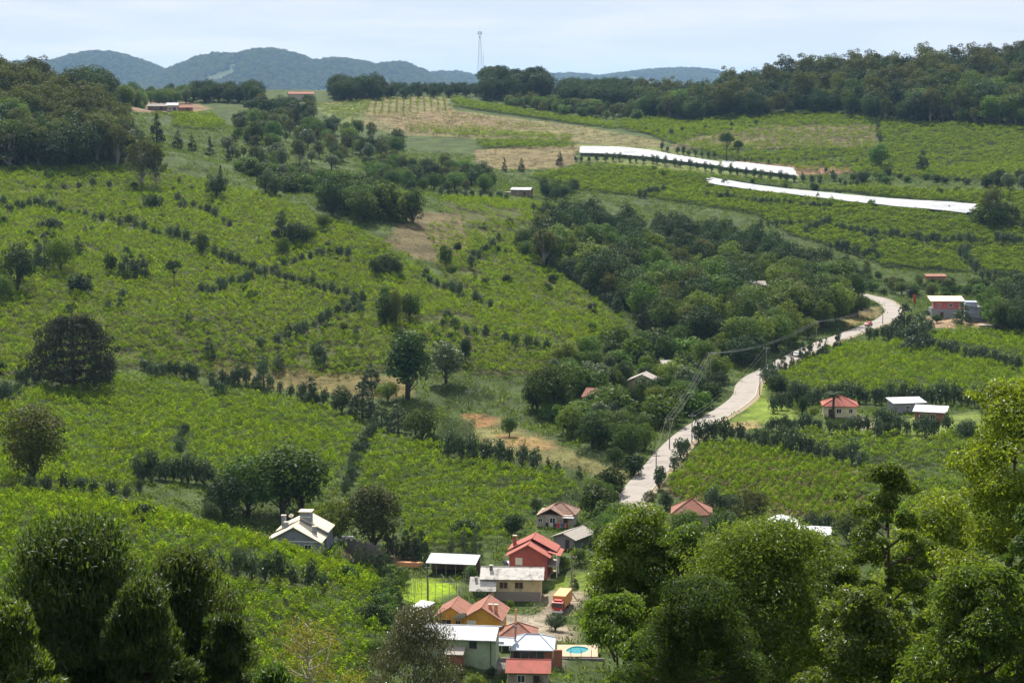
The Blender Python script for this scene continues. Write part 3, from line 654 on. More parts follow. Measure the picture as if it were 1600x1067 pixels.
ROWS = [  # polyline in pixels, count, height in m, kind, where
    ([(54, 300), (85, 302), (107, 299), (126, 296), (170, 295)], 6, 2.6, 'hedge', 'crossing the bright vineyard under the left wood'),
    ([(4, 325), (20, 335), (36, 330), (60, 325), (85, 330)], 10, 3.2, 'hedge', 'at the left edge of the bright vineyard'),
    ([(95, 338), (120, 338), (140, 346), (175, 352)], 7, 2.6, 'hedge', 'running right from the left edge of the upper hillside'),
    ([(276, 318), (300, 328), (325, 335), (345, 350), (358, 358)], 8, 2.8, 'hedge', 'sloping below the dense dark tree block'),
    ([(212, 362), (232, 366), (245, 372), (266, 376), (290, 382)], 7, 3.0, 'hedge', 'in the middle of the upper left hillside'),
    ([(336, 405), (352, 412), (366, 416), (380, 422), (394, 430)], 6, 2.8, 'hedge', 'short and steep above the curved bush row'),
    ([(313, 462), (332, 459), (350, 455), (370, 450), (390, 442), (408, 434), (425, 432)], 12, 2.9, 'hedge', 'on the left arm of the curved bush row'),
    ([(436, 438), (450, 443), (463, 446), (478, 450), (490, 453), (506, 456), (518, 460), (535, 466), (552, 470)], 12, 2.8, 'hedge', 'on the right arm of the curved bush row'),
    ([(430, 428), (455, 418), (478, 410), (495, 406), (520, 402), (545, 405)], 9, 2.8, 'hedge', 'along the terrace behind the curved bush row'),
    ([(435, 540), (455, 532), (468, 526), (482, 520), (494, 514), (510, 506), (526, 496), (545, 492), (555, 482), (568, 478)], 11, 2.8, 'hedge', 'climbing diagonally to the curved bush row'),
    ([(233, 592), (250, 588), (263, 586), (278, 588), (295, 590), (308, 592)], 8, 2.6, 'hedge', 'right of the umbrella araucaria'),
    ([(2, 632), (10, 628), (20, 620), (32, 614), (36, 600), (48, 598), (62, 592)], 8, 3.2, 'hedge', 'climbing to the umbrella araucaria from the left edge'),
    ([(330, 598), (335, 612), (345, 622), (350, 608), (372, 598), (385, 602)], 9, 2.8, 'hedge', 'clustered left of the neat conical tree'),
    ([(440, 615), (455, 622), (470, 625), (505, 636), (520, 640)], 6, 2.6, 'hedge', 'along the top edge of the left vineyard'),
    ([(662, 440), (682, 452), (697, 458), (716, 466), (735, 474), (748, 478), (765, 482)], 10, 3.0, 'hedge', 'diagonal across the slope right of the dark clump'),
    ([(535, 480), (552, 488), (565, 495), (560, 485)], 5, 2.6, 'hedge', 'left of the slope clump'),
    ([(695, 515), (712, 520), (730, 525), (748, 528), (765, 535), (783, 538), (800, 544), (820, 548), (838, 548), (855, 552)], 11, 2.8, 'hedge', 'level above the column tree'),
    ([(742, 402), (752, 398), (762, 395), (770, 388), (780, 380), (738, 418)], 8, 2.8, 'hedge', 'below the brown patch near the central wood'),
    ([(862, 418), (880, 428), (898, 438), (915, 450), (935, 466), (950, 478), (965, 490)], 18, 3.2, 'hedge', 'pale along the foot of the central wood'),
    ([(213, 752), (228, 752), (245, 750), (262, 750), (280, 752), (298, 754), (318, 756), (330, 756)], 11, 3.4, 'hedge', 'on the dark bank left of the grove'),
    ([(50, 778), (70, 776), (160, 778), (180, 780), (200, 782), (220, 772)], 8, 2.6, 'hedge', 'edging the near left vineyard crest'),
    ([(282, 712), (276, 700), (284, 688), (288, 680)], 5, 2.4, 'hedge', 'short one inside the left vineyard'),
    ([(540, 772), (548, 750), (555, 735), (560, 718), (572, 700), (580, 688)], 11, 2.6, 'hedge', 'climbing between left and central vineyards'),
    ([(322, 900), (340, 902), (362, 902), (386, 908), (411, 908), (438, 913), (480, 922), (506, 928)], 9, 2.6, 'hedge', 'inside the near left vineyard'),
    ([(690, 305), (700, 306), (712, 306), (722, 307), (742, 310), (768, 312), (780, 314), (790, 316)], 9, 2.8, 'hedge', 'in front of the far hut'),
    ([(835, 332), (845, 334), (855, 333), (868, 335)], 8, 2.6, 'hedge', 'dense short one right of the far hut'),
    ([(898, 254), (910, 254), (918, 253), (930, 254), (944, 254), (958, 253), (972, 253), (996, 255), (1010, 255), (1022, 257), (1050, 260), (1063, 262), (1088, 266), (1102, 268), (1112, 270)], 19, 2.8, 'hedge', 'under the upper white plastic cover'),
    ([(1128, 272), (1140, 274), (1155, 275), (1168, 276), (1182, 278), (1195, 279), (1208, 281), (1222, 283), (1236, 284), (1250, 285), (1264, 287), (1280, 289)], 13, 3.2, 'hedge', 'under the right half of the upper plastic cover'),
    ([(1000, 310), (1006, 312), (1012, 305), (1028, 306), (1037, 303)], 6, 3.0, 'hedge', 'clustered above the central wood'),
    ([(1105, 310), (1125, 312), (1145, 315), (1170, 318), (1190, 320), (1215, 322), (1240, 325), (1265, 326), (1295, 327)], 26, 2.6, 'hedge', 'below the long white plastic cover'),
    ([(1188, 354), (1200, 354), (1215, 355), (1226, 354), (1238, 354), (1250, 355)], 6, 2.8, 'hedge', 'short one over the right of the central wood'),
    ([(1262, 366), (1270, 362), (1280, 358), (1292, 354)], 9, 3.0, 'hedge', 'slanting by the right end of the central wood'),
    ([(1307, 360), (1327, 364), (1338, 365), (1358, 372), (1380, 372), (1395, 373), (1410, 376), (1424, 377), (1437, 379), (1450, 380), (1464, 380), (1477, 381), (1490, 382), (1500, 382), (1510, 381), (1520, 382), (1532, 383)], 22, 3.0, 'hedge', 'long level across the right vineyards'),
    ([(1365, 370), (1364, 386), (1366, 394), (1368, 402), (1371, 409)], 6, 2.8, 'hedge', 'short dropping down from the long level row'),
    ([(1297, 389), (1308, 390), (1320, 393), (1330, 396), (1340, 400), (1350, 402), (1360, 402)], 8, 3.0, 'hedge', 'between the wood and the right vineyards'),
    ([(1502, 396), (1500, 404), (1510, 394), (1505, 412), (1520, 418), (1528, 426)], 9, 3.2, 'hedge', 'dropping to the brick shed'),
    ([(1535, 436), (1548, 436), (1560, 436), (1572, 436), (1585, 437)], 8, 2.4, 'hedge', 'right of the brick shed'),
    ([(1560, 380), (1572, 384), (1585, 386), (1598, 388)], 6, 3.6, 'hedge', 'at the right edge below the plastic cover'),
    ([(1035, 235), (1048, 238), (1060, 240), (1078, 243), (1100, 246), (1118, 248)], 9, 3.0, 'hedge', 'between upper plastic cover and crest vineyard'),
    ([(1160, 253), (1200, 255), (1250, 254), (1290, 256), (1340, 258)], 14, 1.8, 'hedge', 'level right of the tall pine'),
    ([(1010, 208), (1018, 209), (1045, 212), (1060, 210), (1090, 206), (1125, 202), (1150, 199), (1180, 196)], 10, 2.6, 'hedge', 'dotted along the crest vineyard'),
    ([(1371, 190), (1372, 198), (1373, 208), (1374, 218), (1375, 226)], 10, 2.4, 'hedge', 'straight up between the two top vineyards'),
    ([(1290, 270), (1300, 280), (1312, 290), (1340, 294)], 7, 2.6, 'hedge', 'right of the upper plastic cover'),
    ([(1210, 645), (1222, 640), (1248, 632), (1272, 636), (1300, 630), (1320, 632), (1345, 630), (1365, 632)], 14, 3.6, 'hedge', 'behind the cream house'),
    ([(1380, 632), (1400, 632), (1420, 632), (1440, 632), (1460, 632), (1480, 632), (1500, 634), (1520, 636), (1535, 636)], 15, 3.6, 'hedge', 'behind the sheds on the right'),
    ([(1197, 598), (1205, 604), (1212, 610), (1222, 616), (1232, 622), (1243, 626)], 8, 3.4, 'hedge', 'down the edge of the right vineyard from the road'),
    ([(1440, 540), (1452, 545), (1462, 549), (1474, 553), (1488, 557), (1500, 560), (1515, 562), (1530, 565), (1548, 568), (1562, 572), (1578, 575), (1592, 580)], 17, 3.2, 'hedge', 'between the two right-hand vineyards'),
    ([(1193, 590), (1210, 583), (1224, 578), (1237, 573), (1250, 568), (1264, 563), (1282, 557), (1294, 553), (1308, 548)], 9, 3.6, 'plane', 'along the right side of the road'),
    ([(1357, 530), (1374, 528), (1390, 532), (1400, 536), (1415, 540)], 6, 3.2, 'hedge', 'below the road bend'),
    ([(1200, 676), (1218, 672), (1235, 672), (1250, 672), (1265, 672), (1280, 674)], 11, 2.4, 'hedge', 'forming a hedge left of the cream house'),
    ([(1295, 676), (1305, 680), (1330, 678), (1340, 678), (1355, 676)], 6, 2.8, 'hedge', 'in front of the cream house'),
    ([(1372, 688), (1390, 682), (1408, 680), (1425, 678), (1440, 682), (1455, 684), (1478, 678)], 8, 3.2, 'hedge', 'in front of the brick house with white roof'),
    ([(1090, 690), (1100, 685), (1112, 682), (1125, 688), (1140, 690), (1158, 690), (1178, 698), (1205, 702), (1222, 704), (1240, 708), (1255, 710), (1278, 716), (1295, 720), (1310, 724), (1328, 726), (1345, 732)], 20, 3.4, 'hedge', 'along the top of the open-rowed vineyard'),
    ([(1062, 712), (1078, 698), (1020, 770), (1030, 765)], 5, 3.0, 'hedge', 'on the kerb side of the lower road'),
    ([(1105, 790), (1120, 795), (1135, 798), (1150, 806), (1165, 808)], 7, 2.6, 'hedge', 'behind the red hip-roofed house'),
    ([(1260, 826), (1275, 830), (1290, 835)], 4, 2.6, 'hedge', 'behind the white roofs in the trees'),
    ([(700, 716), (715, 720), (775, 726), (785, 730), (800, 728), (815, 730), (835, 738)], 8, 3.4, 'hedge', 'on the upper edge of the central vineyard'),
    ([(605, 870), (618, 872), (632, 872), (645, 876), (660, 874)], 7, 3.4, 'plane', 'behind the fence left of the white-roofed shed'),
    ([(706, 878), (725, 880), (745, 880)], 3, 3.4, 'plane', 'behind the white-roofed shed'),
    ([(604, 912), (609, 925), (616, 938), (622, 955), (600, 960)], 7, 2.4, 'plane', 'on the left side of the bright lawn'),
    ([(560, 890), (575, 892), (592, 896), (605, 900), (618, 905)], 7, 2.8, 'plane', 'at the corner of the near left vineyard'),
]



def along(pp, n):
    p = np.array(pp, float); d = np.concatenate([[0], np.cumsum(np.linalg.norm(np.diff(p, axis=0), axis=1))]); t = np.linspace(0, d[-1], n)
    return np.stack([np.interp(t, d, p[:, 0]), np.interp(t, d, p[:, 1])], 1)



ROWP = []
for (pp, n, h, kind, where) in ROWS:
    ROWP.append([hit(px + RNG.normal(0, 1.5), py + RNG.normal(0, .8)) for px, py in along(pp, n)])
_rg = np.zeros((int((GY1 - GY0) / 1.5) + 2, int((GX1 - GX0) / 1.5) + 2), bool)
for r_ in ROWP:
    for p_ in r_:
        i_, j_ = int((p_[0] - GX0) / 1.5), int((p_[1] - GY0) / 1.5); _rg[max(j_ - 1, 0):j_ + 2, max(i_ - 1, 0):i_ + 2] = True


def ROWMASK(x, y): return ~_rg[np.clip(((y - GY0) / 1.5).astype(int), 0, _rg.shape[0] - 1), np.clip(((x - GX0) / 1.5).astype(int), 0, _rg.shape[1] - 1)]


# ------------------------------------------------------------------ vineyards
def mk_vine(n, ls, wid, hgt, thick, mat, seed, post=True):
    rng = np.random.default_rng(seed); a = rng.uniform(0, 6.283, n); r = wid * .5 * np.sqrt(rng.random(n))
    q_ = r / (wid * .5); P = np.stack([np.cos(a) * r, np.sin(a) * r, hgt + .22 - .62 * q_ ** 2 + rng.normal(0, thick, n)], 1); P[:, 2] += .12 * np.sin(a * 2 + seed)
    k = n // 9; P[:k, 2] += rng.uniform(.05, .3, k)
    Vv, q = leaf_geo(P, np.stack([np.cos(a) * q_ * .9 + rng.normal(0, .3, n), np.sin(a) * q_ * .9 + rng.normal(0, .3, n), np.ones(n)], 1), rng.uniform(.7, 1.3, n) * ls, .85, rng=rng)
    mb = MB(); mb.tube([(0, 0, -.2), (.05, 0, hgt * .4), (0, .04, hgt * .8)], [.03, .025, .02], 3, False)
    V2 = np.concatenate([Vv, np.array(mb.v)]); Q2 = np.concatenate([q, np.array(mb.f) + len(Vv)])
    return fast_mesh('grapevine', V2, Q2, [MATS[mat], MATS['bark']], False, [0] * len(q) + [1] * len(mb.f))


def vine_points(poly, row, sp, ang, fill, seed):
    mn, mx = poly.min(0), poly.max(0); c = (mn + mx) / 2; rad = np.linalg.norm(mx - mn) / 2; rng = np.random.default_rng(seed)
    u, v = np.meshgrid(np.arange(-rad, rad, sp), np.arange(-rad, rad, row)); u = u.ravel() + rng.normal(0, sp * .25, u.size); v = v.ravel() + rng.normal(0, row * (.16 if row < 1.9 else .07), v.size)
    ca_, sa_ = math.cos(ang), math.sin(ang); x = c[0] + u * ca_ - v * sa_; y = c[1] + u * sa_ + v * ca_
    m = inside(poly, x, y)
    for w, col in FW:
        if len(w) and col[0] > col[1] * .95: m &= ~(inside(w, x, y) & (rng.random(len(x)) > (.5 if row < 4 else 1)))
        elif col[1] > .17: m &= ~inside(w, x, y)
    x, y = x[m], y[m]; nz = vnoise(x, y, 7, 3) * .55 + vnoise(x, y, 19, 4) * .45; m = nz > np.quantile(nz, 1 - fill) - .06 * rng.random(len(x)); x, y = x[m], y[m]
    k = ROWMASK(x, y); x, y = x[k], y[k]
    for pl, hw in ROADS:
        d = np.sqrt(((np.stack([x, y], 1)[:, None] - pl[None, ::2, :2]) ** 2).sum(-1)).min(1) if len(x) < 90000 else np.full(len(x), 99.); x, y = x[d > hw + 1.6], y[d > hw + 1.6]
    for (px_, py_, hx, hy, rot, pz) in PADS:
        c2, s2 = math.cos(rot), math.sin(rot); dx, dy = x - px_, y - py_; k = (np.abs(dx * c2 + dy * s2) > hx + 1.5) | (np.abs(-dx * s2 + dy * c2) > hy + 1.5); x, y = x[k], y[k]
    return x, y


NEARV, FARV = [], []
vcent = VW['spur'].mean(0)
for i in range(4):
    for far_, lst in ((False, NEARV), (True, FARV)):
        px_, py_ = (300 + 40 * i, 900 + 12 * i) if not far_ else (1150 + 60 * i, 325 + 5 * i)
        h0 = hit(px_, py_); o = mobj('grapevine', mk_vine(*((46, .29, 1.62, 1.6, .1, 'leaf_vine') if not far_ else (32, .42, 2.1, 1.8, .13, 'leaf_vine_far')), 200 + i + 9 * far_), loc=(h0[0], h0[1], gz(h0[0], h0[1])))
        tag(o, 'single leafy grapevine in the ' + ('upper right vineyard beside the long white plastic cover' if far_ else 'near left vineyard below the grey house'), 'grapevine', kind='stuff'); lst.append(o)
NV = 0
for i, (k, (pp, row, sp, ang, fill, scl, lab)) in enumerate(V.items()):
    x, y = vine_points(VW[k], row, sp, ang, fill, 300 + i); z = ground(x, y)
    hn = (vnoise(x, y, 3.0, 11) - .5) * .8 + (vnoise(x, y, 1.4, 12) - .5) * .6 - .12
    if row < 1.9:
        ph = (z * 5.5 + y * .35) / 2.8 + (vnoise(x, y, 14, 21) - .5) * 2.4; cw = np.cos(6.2832 * ph); hn += .32 * cw; kp = (cw > -.62) | (RNG.random(len(x)) > .72); x, y, z, hn = x[kp], y[kp], z[kp], hn[kp]
    s = scl * RNG.uniform(.8, 1.2, len(x)); S = np.stack([s, s, (1 + hn + RNG.uniform(-.24, .2, len(x))) * scl ** .5], 1); NV += len(x)
    scatter('vineyard', np.stack([x, y, z], 1), S, FARV if k in ('upper', 'top', 'saddle', 'strip', 'crest', 'strip_low', 'plough_up', 'plough_flat', 'edge') else NEARV, lab, 'vineyard', tilt=.1)
print('vines', NV)

# ------------------------------------------------------------------ trees: named individuals
TL = [  # kind, px, py of the foot, height in pixels, width factor, name, label
    ('araucaria', 116, 612, 140, 1.0, 'araucaria_tree', 'large dark araucaria with ball-shaped leaf tufts on the left vineyard slope'),
    ('dark', 165, 605, 55, .9, 'tree', 'dark bush tree tucked under the right side of the umbrella araucaria'),
    ('soft', 52, 762, 140, 1.15, 'tree', 'soft round olive tree with bare trunk at the left edge'),
    ('dark', 350, 808, 76, 1.15, 'tree', 'lowest green tree at the left of the grove behind the grey house'),
    ('broad', 388, 806, 108, 1.15, 'tree', 'tall leafy tree in the middle of the grove behind the grey house'),
    ('broad', 442, 806, 128, 1.1, 'tree', 'tallest tree of the grove rising behind the grey-roofed house'),
    ('dark', 472, 802, 116, 1.0, 'tree', 'tall tree at the right end of the grove behind the grey house'),
    ('dark', 330, 815, 35, 1.1, 'shrub', 'low dark shrub at the foot of the grove beside the vineyard'),
    ('lime', 520, 855, 90, .9, 'tree', 'round lime-green tree just right of the grey-roofed house'),
    ('soft', 584, 868, 126, 1.2, 'tree', 'big dark weeping tree right of the lime-green tree'),
    ('darkshrub', 228, 818, 38, 1.0, 'shrub', 'dark round bush on the crest of the near left vineyard'),
    ('umbrella', 126, 775, 32, 1.3, 'shrub', 'flat-topped bush between two vineyards on the left'),
    ('darkshrub', 541, 912, 36, .95, 'shrub', 'dark round bush in the vineyard left of the bright lawn'),
    ('darkshrub', 726, 838, 34, 1.1, 'shrub', 'dark bush in the vineyard above the white-roofed shed'),
    ('darkshrub', 800, 834, 36, 1.0, 'shrub', 'dark bush in the vineyard left of the old tiled house'),
    ('oval', 637, 622, 112, 1.2, 'tree', 'tall dark column-like tree in the middle of the vineyard slope'),
    ('pale', 697, 600, 74, 1.1, 'tree', 'grey-green tree right of the tall dark column tree'),
    ('oval', 727, 566, 42, 1.0, 'tree', 'small dark round tree behind the grey-green tree'),
    ('broad', 862, 648, 92, .95, 'tree', 'big dark ivy-clad tree left of the tiled house in the trees'),
    ('dark', 832, 640, 66, .7, 'tree', 'narrow dark tree against the big ivy-clad tree'),
    ('dark', 603, 508, 56, .8, 'tree', 'dark tree in the clump behind the column tree'),
    ('soft', 618, 512, 62, .55, 'tree', 'slender feathery tree in the clump behind the column tree'),
    ('broad', 640, 502, 50, .9, 'tree', 'lighter tree at the right of the clump behind the column tree'),
    ('dark', 534, 645, 46, 1.0, 'tree', 'dark rounded tree on the bank above the central vineyard'),
    ('plane', 566, 652, 58, 1.1, 'tree', 'pale-topped plane tree on the bank next to the dark rounded tree'),
    ('plane', 580, 610, 44, 1.0, 'tree', 'bright-topped plane tree behind the bank left of the column tree'),
    ('lime', 606, 628, 36, 1.2, 'tree', 'low bright green tree at the foot of the column tree'),
    ('plane', 596, 668, 46, 1.0, 'tree', 'bushy plane tree in the middle of the bank hedge'),
    ('plane', 622, 676, 48, 1.1, 'tree', 'bushy plane tree right of the middle of the bank hedge'),
    ('broad', 660, 692, 62, 1.0, 'tree', 'wide dark tree at the right end of the bank hedge'),
    ('plane', 412, 605, 52, .9, 'tree', 'neat conical tree on the dry grass bank'),
    ('plane', 435, 580, 34, .9, 'tree', 'smaller conical tree behind the neat one on the dry bank'),
    ('plane', 487, 632, 44, .8, 'tree', 'narrow tree above the left vineyard on the dry bank'),
    ('plane', 500, 572, 40, .9, 'tree', 'solitary young tree on the slope above the dry bank'),
    ('plane', 326, 562, 36, .8, 'tree', 'young slim tree beside the white-flowering thicket'),
    ('broad', 796, 682, 36, .85, 'tree', 'small round tree with a thin trunk on the dry meadow'),
    ('plane', 905, 748, 22, .8, 'tree', 'tiny conical tree on the dry verge left of the road'),
    ('plane', 872, 742, 24, .7, 'tree', 'tiny slim tree left of the one on the dry verge'),
    ('plane', 856, 735, 22, .7, 'tree', 'tiny slim tree farthest from the road on the dry verge'),
    ('broad', 960, 728, 34, 1.0, 'tree', 'bright green bush tree beside the lower road bend'),
    ('darkshrub', 990, 742, 38, .9, 'shrub', 'dark roadside bush casting shade on the road'),
    ('broad', 985, 712, 60, 1.0, 'tree', 'round yellow-rimmed tree above the lower road'),
    ('dark', 925, 700, 66, 1.0, 'tree', 'dark tree below the tiled house in the trees'),
    ('dark', 28, 452, 82, .9, 'tree', 'dark spreading tree at the left edge of the hillside'),
    ('broad', 4, 470, 46, .9, 'tree', 'pale round tree cut by the left edge of the photo'),
    ('plane', 70, 418, 54, .9, 'tree', 'pale-topped tree in the clump on the left hillside'),
    ('broad', 95, 425, 62, .8, 'tree', 'feathery green tree in the clump on the left hillside'),
    ('plane', 123, 400, 32, 1.0, 'tree', 'single plane tree right of the left hillside clump'),
    ('darkshrub', 127, 460, 38, 1.0, 'shrub', 'round dark bush alone below the left hillside clump'),
    ('darkshrub', 78, 362, 26, 1.2, 'shrub', 'broad dark bush above the left hillside clump'),
    ('darkshrub', 238, 326, 26, 1.2, 'shrub', 'broad dark bush in the bright vineyard below the gum tree'),
    ('plane', 189, 358, 26, .8, 'tree', 'small upright tree ending a bush row on the left hillside'),
    ('dark', 173, 428, 36, .8, 'tree', 'left dark tree of a trio in the upper vineyard'),
    ('plane', 200, 434, 50, .9, 'tree', 'pale-topped middle tree of a trio in the upper vineyard'),
    ('plane', 222, 436, 40, .9, 'tree', 'right tree of a trio in the upper vineyard'),
    ('umbrella', 272, 448, 44, .9, 'tree', 'small umbrella-shaped tree with bare trunk in the upper vineyard'),
    ('dark', 316, 400, 42, .7, 'tree', 'slim dark tree in the middle of the upper vineyard'),
    ('dark', 338, 312, 44, 1.1, 'tree', 'dense dark tree block on the upper slope'),
    ('conifer', 345, 300, 44, .7, 'conifer_tree', 'pointed conifer rising from the dense dark tree block'),
    ('olive', 222, 292, 88, .95, 'gum_tree', 'tall airy gum tree at the right end of the left wood'),
    ('olive', 245, 296, 76, .7, 'gum_tree', 'narrower gum tree leaning on the tall airy one'),
    ('pale', 212, 250, 58, 1.0, 'tree', 'pale silvery tree behind the tall gum tree'),
    ('conifer', 245, 222, 54, 1.0, 'conifer_tree', 'dark pointed conifer standing above the silvery tree'),
    ('conifer', 278, 234, 36, 1.2, 'conifer_tree', 'dark conifer right of the tallest pointed one'),
    ('conifer', 300, 238, 32, 1.1, 'conifer_tree', 'middle dark conifer of the sloping conifer line'),
    ('conifer', 328, 244, 32, 1.0, 'conifer_tree', 'fourth dark conifer down the sloping conifer line'),
    ('conifer', 356, 254, 30, 1.0, 'conifer_tree', 'lowest dark conifer of the sloping conifer line'),
    ('dark', 415, 302, 36, 1.0, 'tree', 'dark round tree beside a pole on the upper slope'),
    ('dark', 430, 306, 32, 1.1, 'tree', 'dark domed tree just right of the pole on the upper slope'),
    ('plane', 440, 375, 46, .9, 'tree', 'pale-topped left tree of the big dark hillside clump'),
    ('dark', 460, 385, 44, 1.2, 'tree', 'large low dark tree in the middle hillside clump'),
    ('broad', 480, 382, 34, 1.1, 'tree', 'rounded tree at the right of the middle hillside clump'),
    ('broad', 442, 402, 32, .9, 'tree', 'small spreading tree under the middle hillside clump'),
    ('broad', 505, 358, 26, 1.0, 'tree', 'small tree right of the middle hillside clump'),
    ('dark', 602, 425, 32, 1.4, 'tree', 'dark mound of bushes on the slope left of the brown patch'),
    ('dark', 587, 435, 36, .8, 'tree', 'dark shaggy tree joined to the mound of bushes'),
    ('dark', 618, 432, 34, 1.0, 'tree', 'dark bush at the right end of the mound'),
    ('dark', 645, 348, 58, .8, 'tree', 'dark rounded tree right of the bright bamboo'),
    ('broad', 696, 418, 36, .8, 'tree', 'thin spreading tree on the brown patch'),
    ('conifer', 788, 268, 22, 1.0, 'conifer_tree', 'left one of two dark conical trees by the dry field'),
    ('conifer', 815, 268, 24, 1.1, 'conifer_tree', 'right one of two dark conical trees by the dry field'),
    ('conifer', 875, 258, 24, 1.1, 'conifer_tree', 'dark conical tree at the right corner of the dry field'),
    ('umbrella', 1135, 252, 46, .75, 'pine_tree', 'tall dark pine with bare trunk above the white plastic'),
    ('umbrella', 1153, 253, 34, .6, 'pine_tree', 'shorter pine beside the tall one above the white plastic'),
    ('plane', 1441, 268, 32, .9, 'tree', 'lone upright tree in the upper right vineyard'),
    ('broad', 1374, 262, 38, 1.1, 'tree', 'rounded tree over the shrubs in the upper right vineyard'),
    ('olive', 1550, 352, 68, .9, 'tree', 'tall olive-green tree at the end of the long white plastic'),
    ('plane', 1412, 535, 62, 1.05, 'tree', 'large conical plane tree right of the road bend'),
    ('plane', 1432, 548, 58, 1.1, 'tree', 'front plane tree of the pair right of the road bend'),
    ('plane', 1446, 525, 42, 1.0, 'tree', 'pale plane tree behind the pair right of the road bend'),
    ('plane', 1503, 508, 38, 1.1, 'tree', 'conical tree in front of the pink and grey house'),
    ('broad', 1464, 505, 16, 1.2, 'shrub', 'small bush before the pink and grey house'),
    ('broad', 1340, 494, 40, 1.0, 'tree', 'round tree on the bank inside the road bend'),
    ('dark', 1382, 676, 46, 1.15, 'tree', 'round glossy tree on the lawn between cream house and sheds'),
    ('palm', 1302, 663, 48, .95, 'palm_tree', 'palm tree in front of the cream house with the red roof'),
    ('broad', 1215, 620, 40, 1.0, 'tree', 'leafy tree on the roadside lawn'),
    ('oval', 1254, 650, 34, .9, 'tree', 'dark oval tree below the roadside lawn'),
    ('oval', 1234, 636, 22, .9, 'tree', 'small dark oval tree beside the roadside lawn'),
    ('lime', 1273, 652, 20, 1.0, 'shrub', 'bright bush left of the cream house'),
    ('dark', 1510, 690, 40, 1.3, 'tree', 'dark thicket right of the brick house with white roof'),
    ('broad', 1100, 580, 56, 1.0, 'tree', 'tall bright tree beside the power line turn'),
    ('lime', 1124, 560, 42, 1.3, 'tree', 'broad yellow-green domed tree at the edge of the wood'),
    ('broad', 1062, 552, 50, 1.0, 'tree', 'rounded light tree left of the yellow-green dome'),
    ('conifer', 1065, 500, 74, 1.3, 'conifer_tree', 'tall dark conifer standing in the central wood'),
    ('conifer', 1005, 520, 52, 1.2, 'conifer_tree', 'dark conifer at the lower edge of the central wood'),
    ('conifer', 1032, 505, 44, 1.0, 'conifer_tree', 'smaller conifer between the two dark ones in the wood'),
    ('broad', 588, 945, 30, 1.0, 'shrub', 'green shrub between vineyard and lawn'),
    ('darkshrub', 578, 975, 40, .9, 'shrub', 'dark shrub at the vineyard foot left of the small shed'),
    ('broad', 735, 905, 24, 1.1, 'tree', 'green garden tree in front of the white-roofed shed'),
    ('dark', 752, 945, 24, 1.2, 'shrub', 'dark shrub against the low wing of the beige house'),
    ('lime', 797, 952, 18, .8, 'shrub', 'small yellow-green shrub beside the orange house'),
    ('dark', 868, 985, 32, 1.5, 'tree', 'flat dark tree in front of the red truck'),
    ('plane', 853, 919, 14, 1.0, 'shrub', 'clipped dark shrub at the corner of the red house'),
    ('plane', 897, 918, 22, .9, 'shrub', 'small clipped shrub on the lawn by the red house'),
    ('broad', 880, 885, 26, 1.0, 'shrub', 'garden shrub right of the red house porch'),
    ('broad', 905, 880, 28, 1.0, 'shrub', 'garden shrub at the right of the grey shed'),
    ('dark', 838, 800, 26, 1.0, 'shrub', 'dark shrub behind the old tiled house'),
    ('broad', 928, 790, 48, 1.0, 'tree', 'tree between the old tiled house and the road'),
]


def px_h(hp, D): return hp * D / F


for (kind, px, py, hp, wf, nm, lab) in TL:
    h0 = hit(px, py); tree(kind, h0[0], h0[1], px_h(hp, h0[1]), lab, nm, cat='shrub' if nm == 'shrub' else 'tree', wf=wf)
for i, (px, py, hp) in enumerate([(588, 338, 56), (596, 342, 60), (604, 345, 52), (612, 342, 62), (620, 346, 54), (628, 348, 48), (635, 345, 46)]):
    h0 = hit(px, py); tree('bamboo', h0[0], h0[1], px_h(hp, h0[1]), 'bright green bamboo plume in the stand on the slope', 'bamboo_clump', 'bamboo stand on the slope', 'bamboo', wf=1.2)


# ------------------------------------------------------------------ rows of small trees along vineyard edges
HEDGE = [m for m in SPEC['hedge']]


def join_mesh(name, a, b):
    va = np.empty(len(a.vertices) * 3); a.vertices.foreach_get('co', va); fa = [tuple(p.vertices) for p in a.polygons]
    vb = np.empty(len(b.vertices) * 3); b.vertices.foreach_get('co', vb); fb = [tuple(i + len(va) // 3 for i in p.vertices) for p in b.polygons]
    me = bpy.data.meshes.new(name); me.from_pydata(np.concatenate([va, vb]).reshape(-1, 3).tolist(), [], fa + fb); me.materials.append(a.materials[0]); me.materials.append(b.materials[0])
    me.polygons.foreach_set('material_index', [0] * len(fa) + [1] * len(fb)); me.update(); return me


SMALL = {'hedge': [join_mesh('plane_bush', c, t) for t, c, h, w in SPEC['hedge']], 'plane': [join_mesh('plane_tree', c, t) for t, c, h, w in SPEC['plane']],
         'shrub': [join_mesh('shrub', c, t) for t, c, h, w in SPEC['shrub']], 'dark': [join_mesh('dark_shrub', c, t) for t, c, h, w in SPEC['darkshrub']]}
SH = {'hedge': 2.6, 'plane': 7.0, 'shrub': 4.0, 'dark': 4.0}
for ri, (pp, n, h, kind, where) in enumerate(ROWS):
    for i, h0 in enumerate(ROWP[ri]):
        s = 1.62 * h / SH[kind] * RNG.uniform(.72, 1.25); m = SMALL[kind][int(RNG.integers(0, 3)) % len(SMALL[kind])]
        o = mobj('plane_tree' if h0[1] < 700 else 'round_bush', m, None, (h0[0], h0[1], gz(h0[0], h0[1])), float(RNG.uniform(0, 6.28)), (s * RNG.uniform(.52, .7), s * .6, s * RNG.uniform(.95, 1.2)))
        tag(o, 'small bushy tree in the row ' + where, 'tree', 'tree row ' + where)


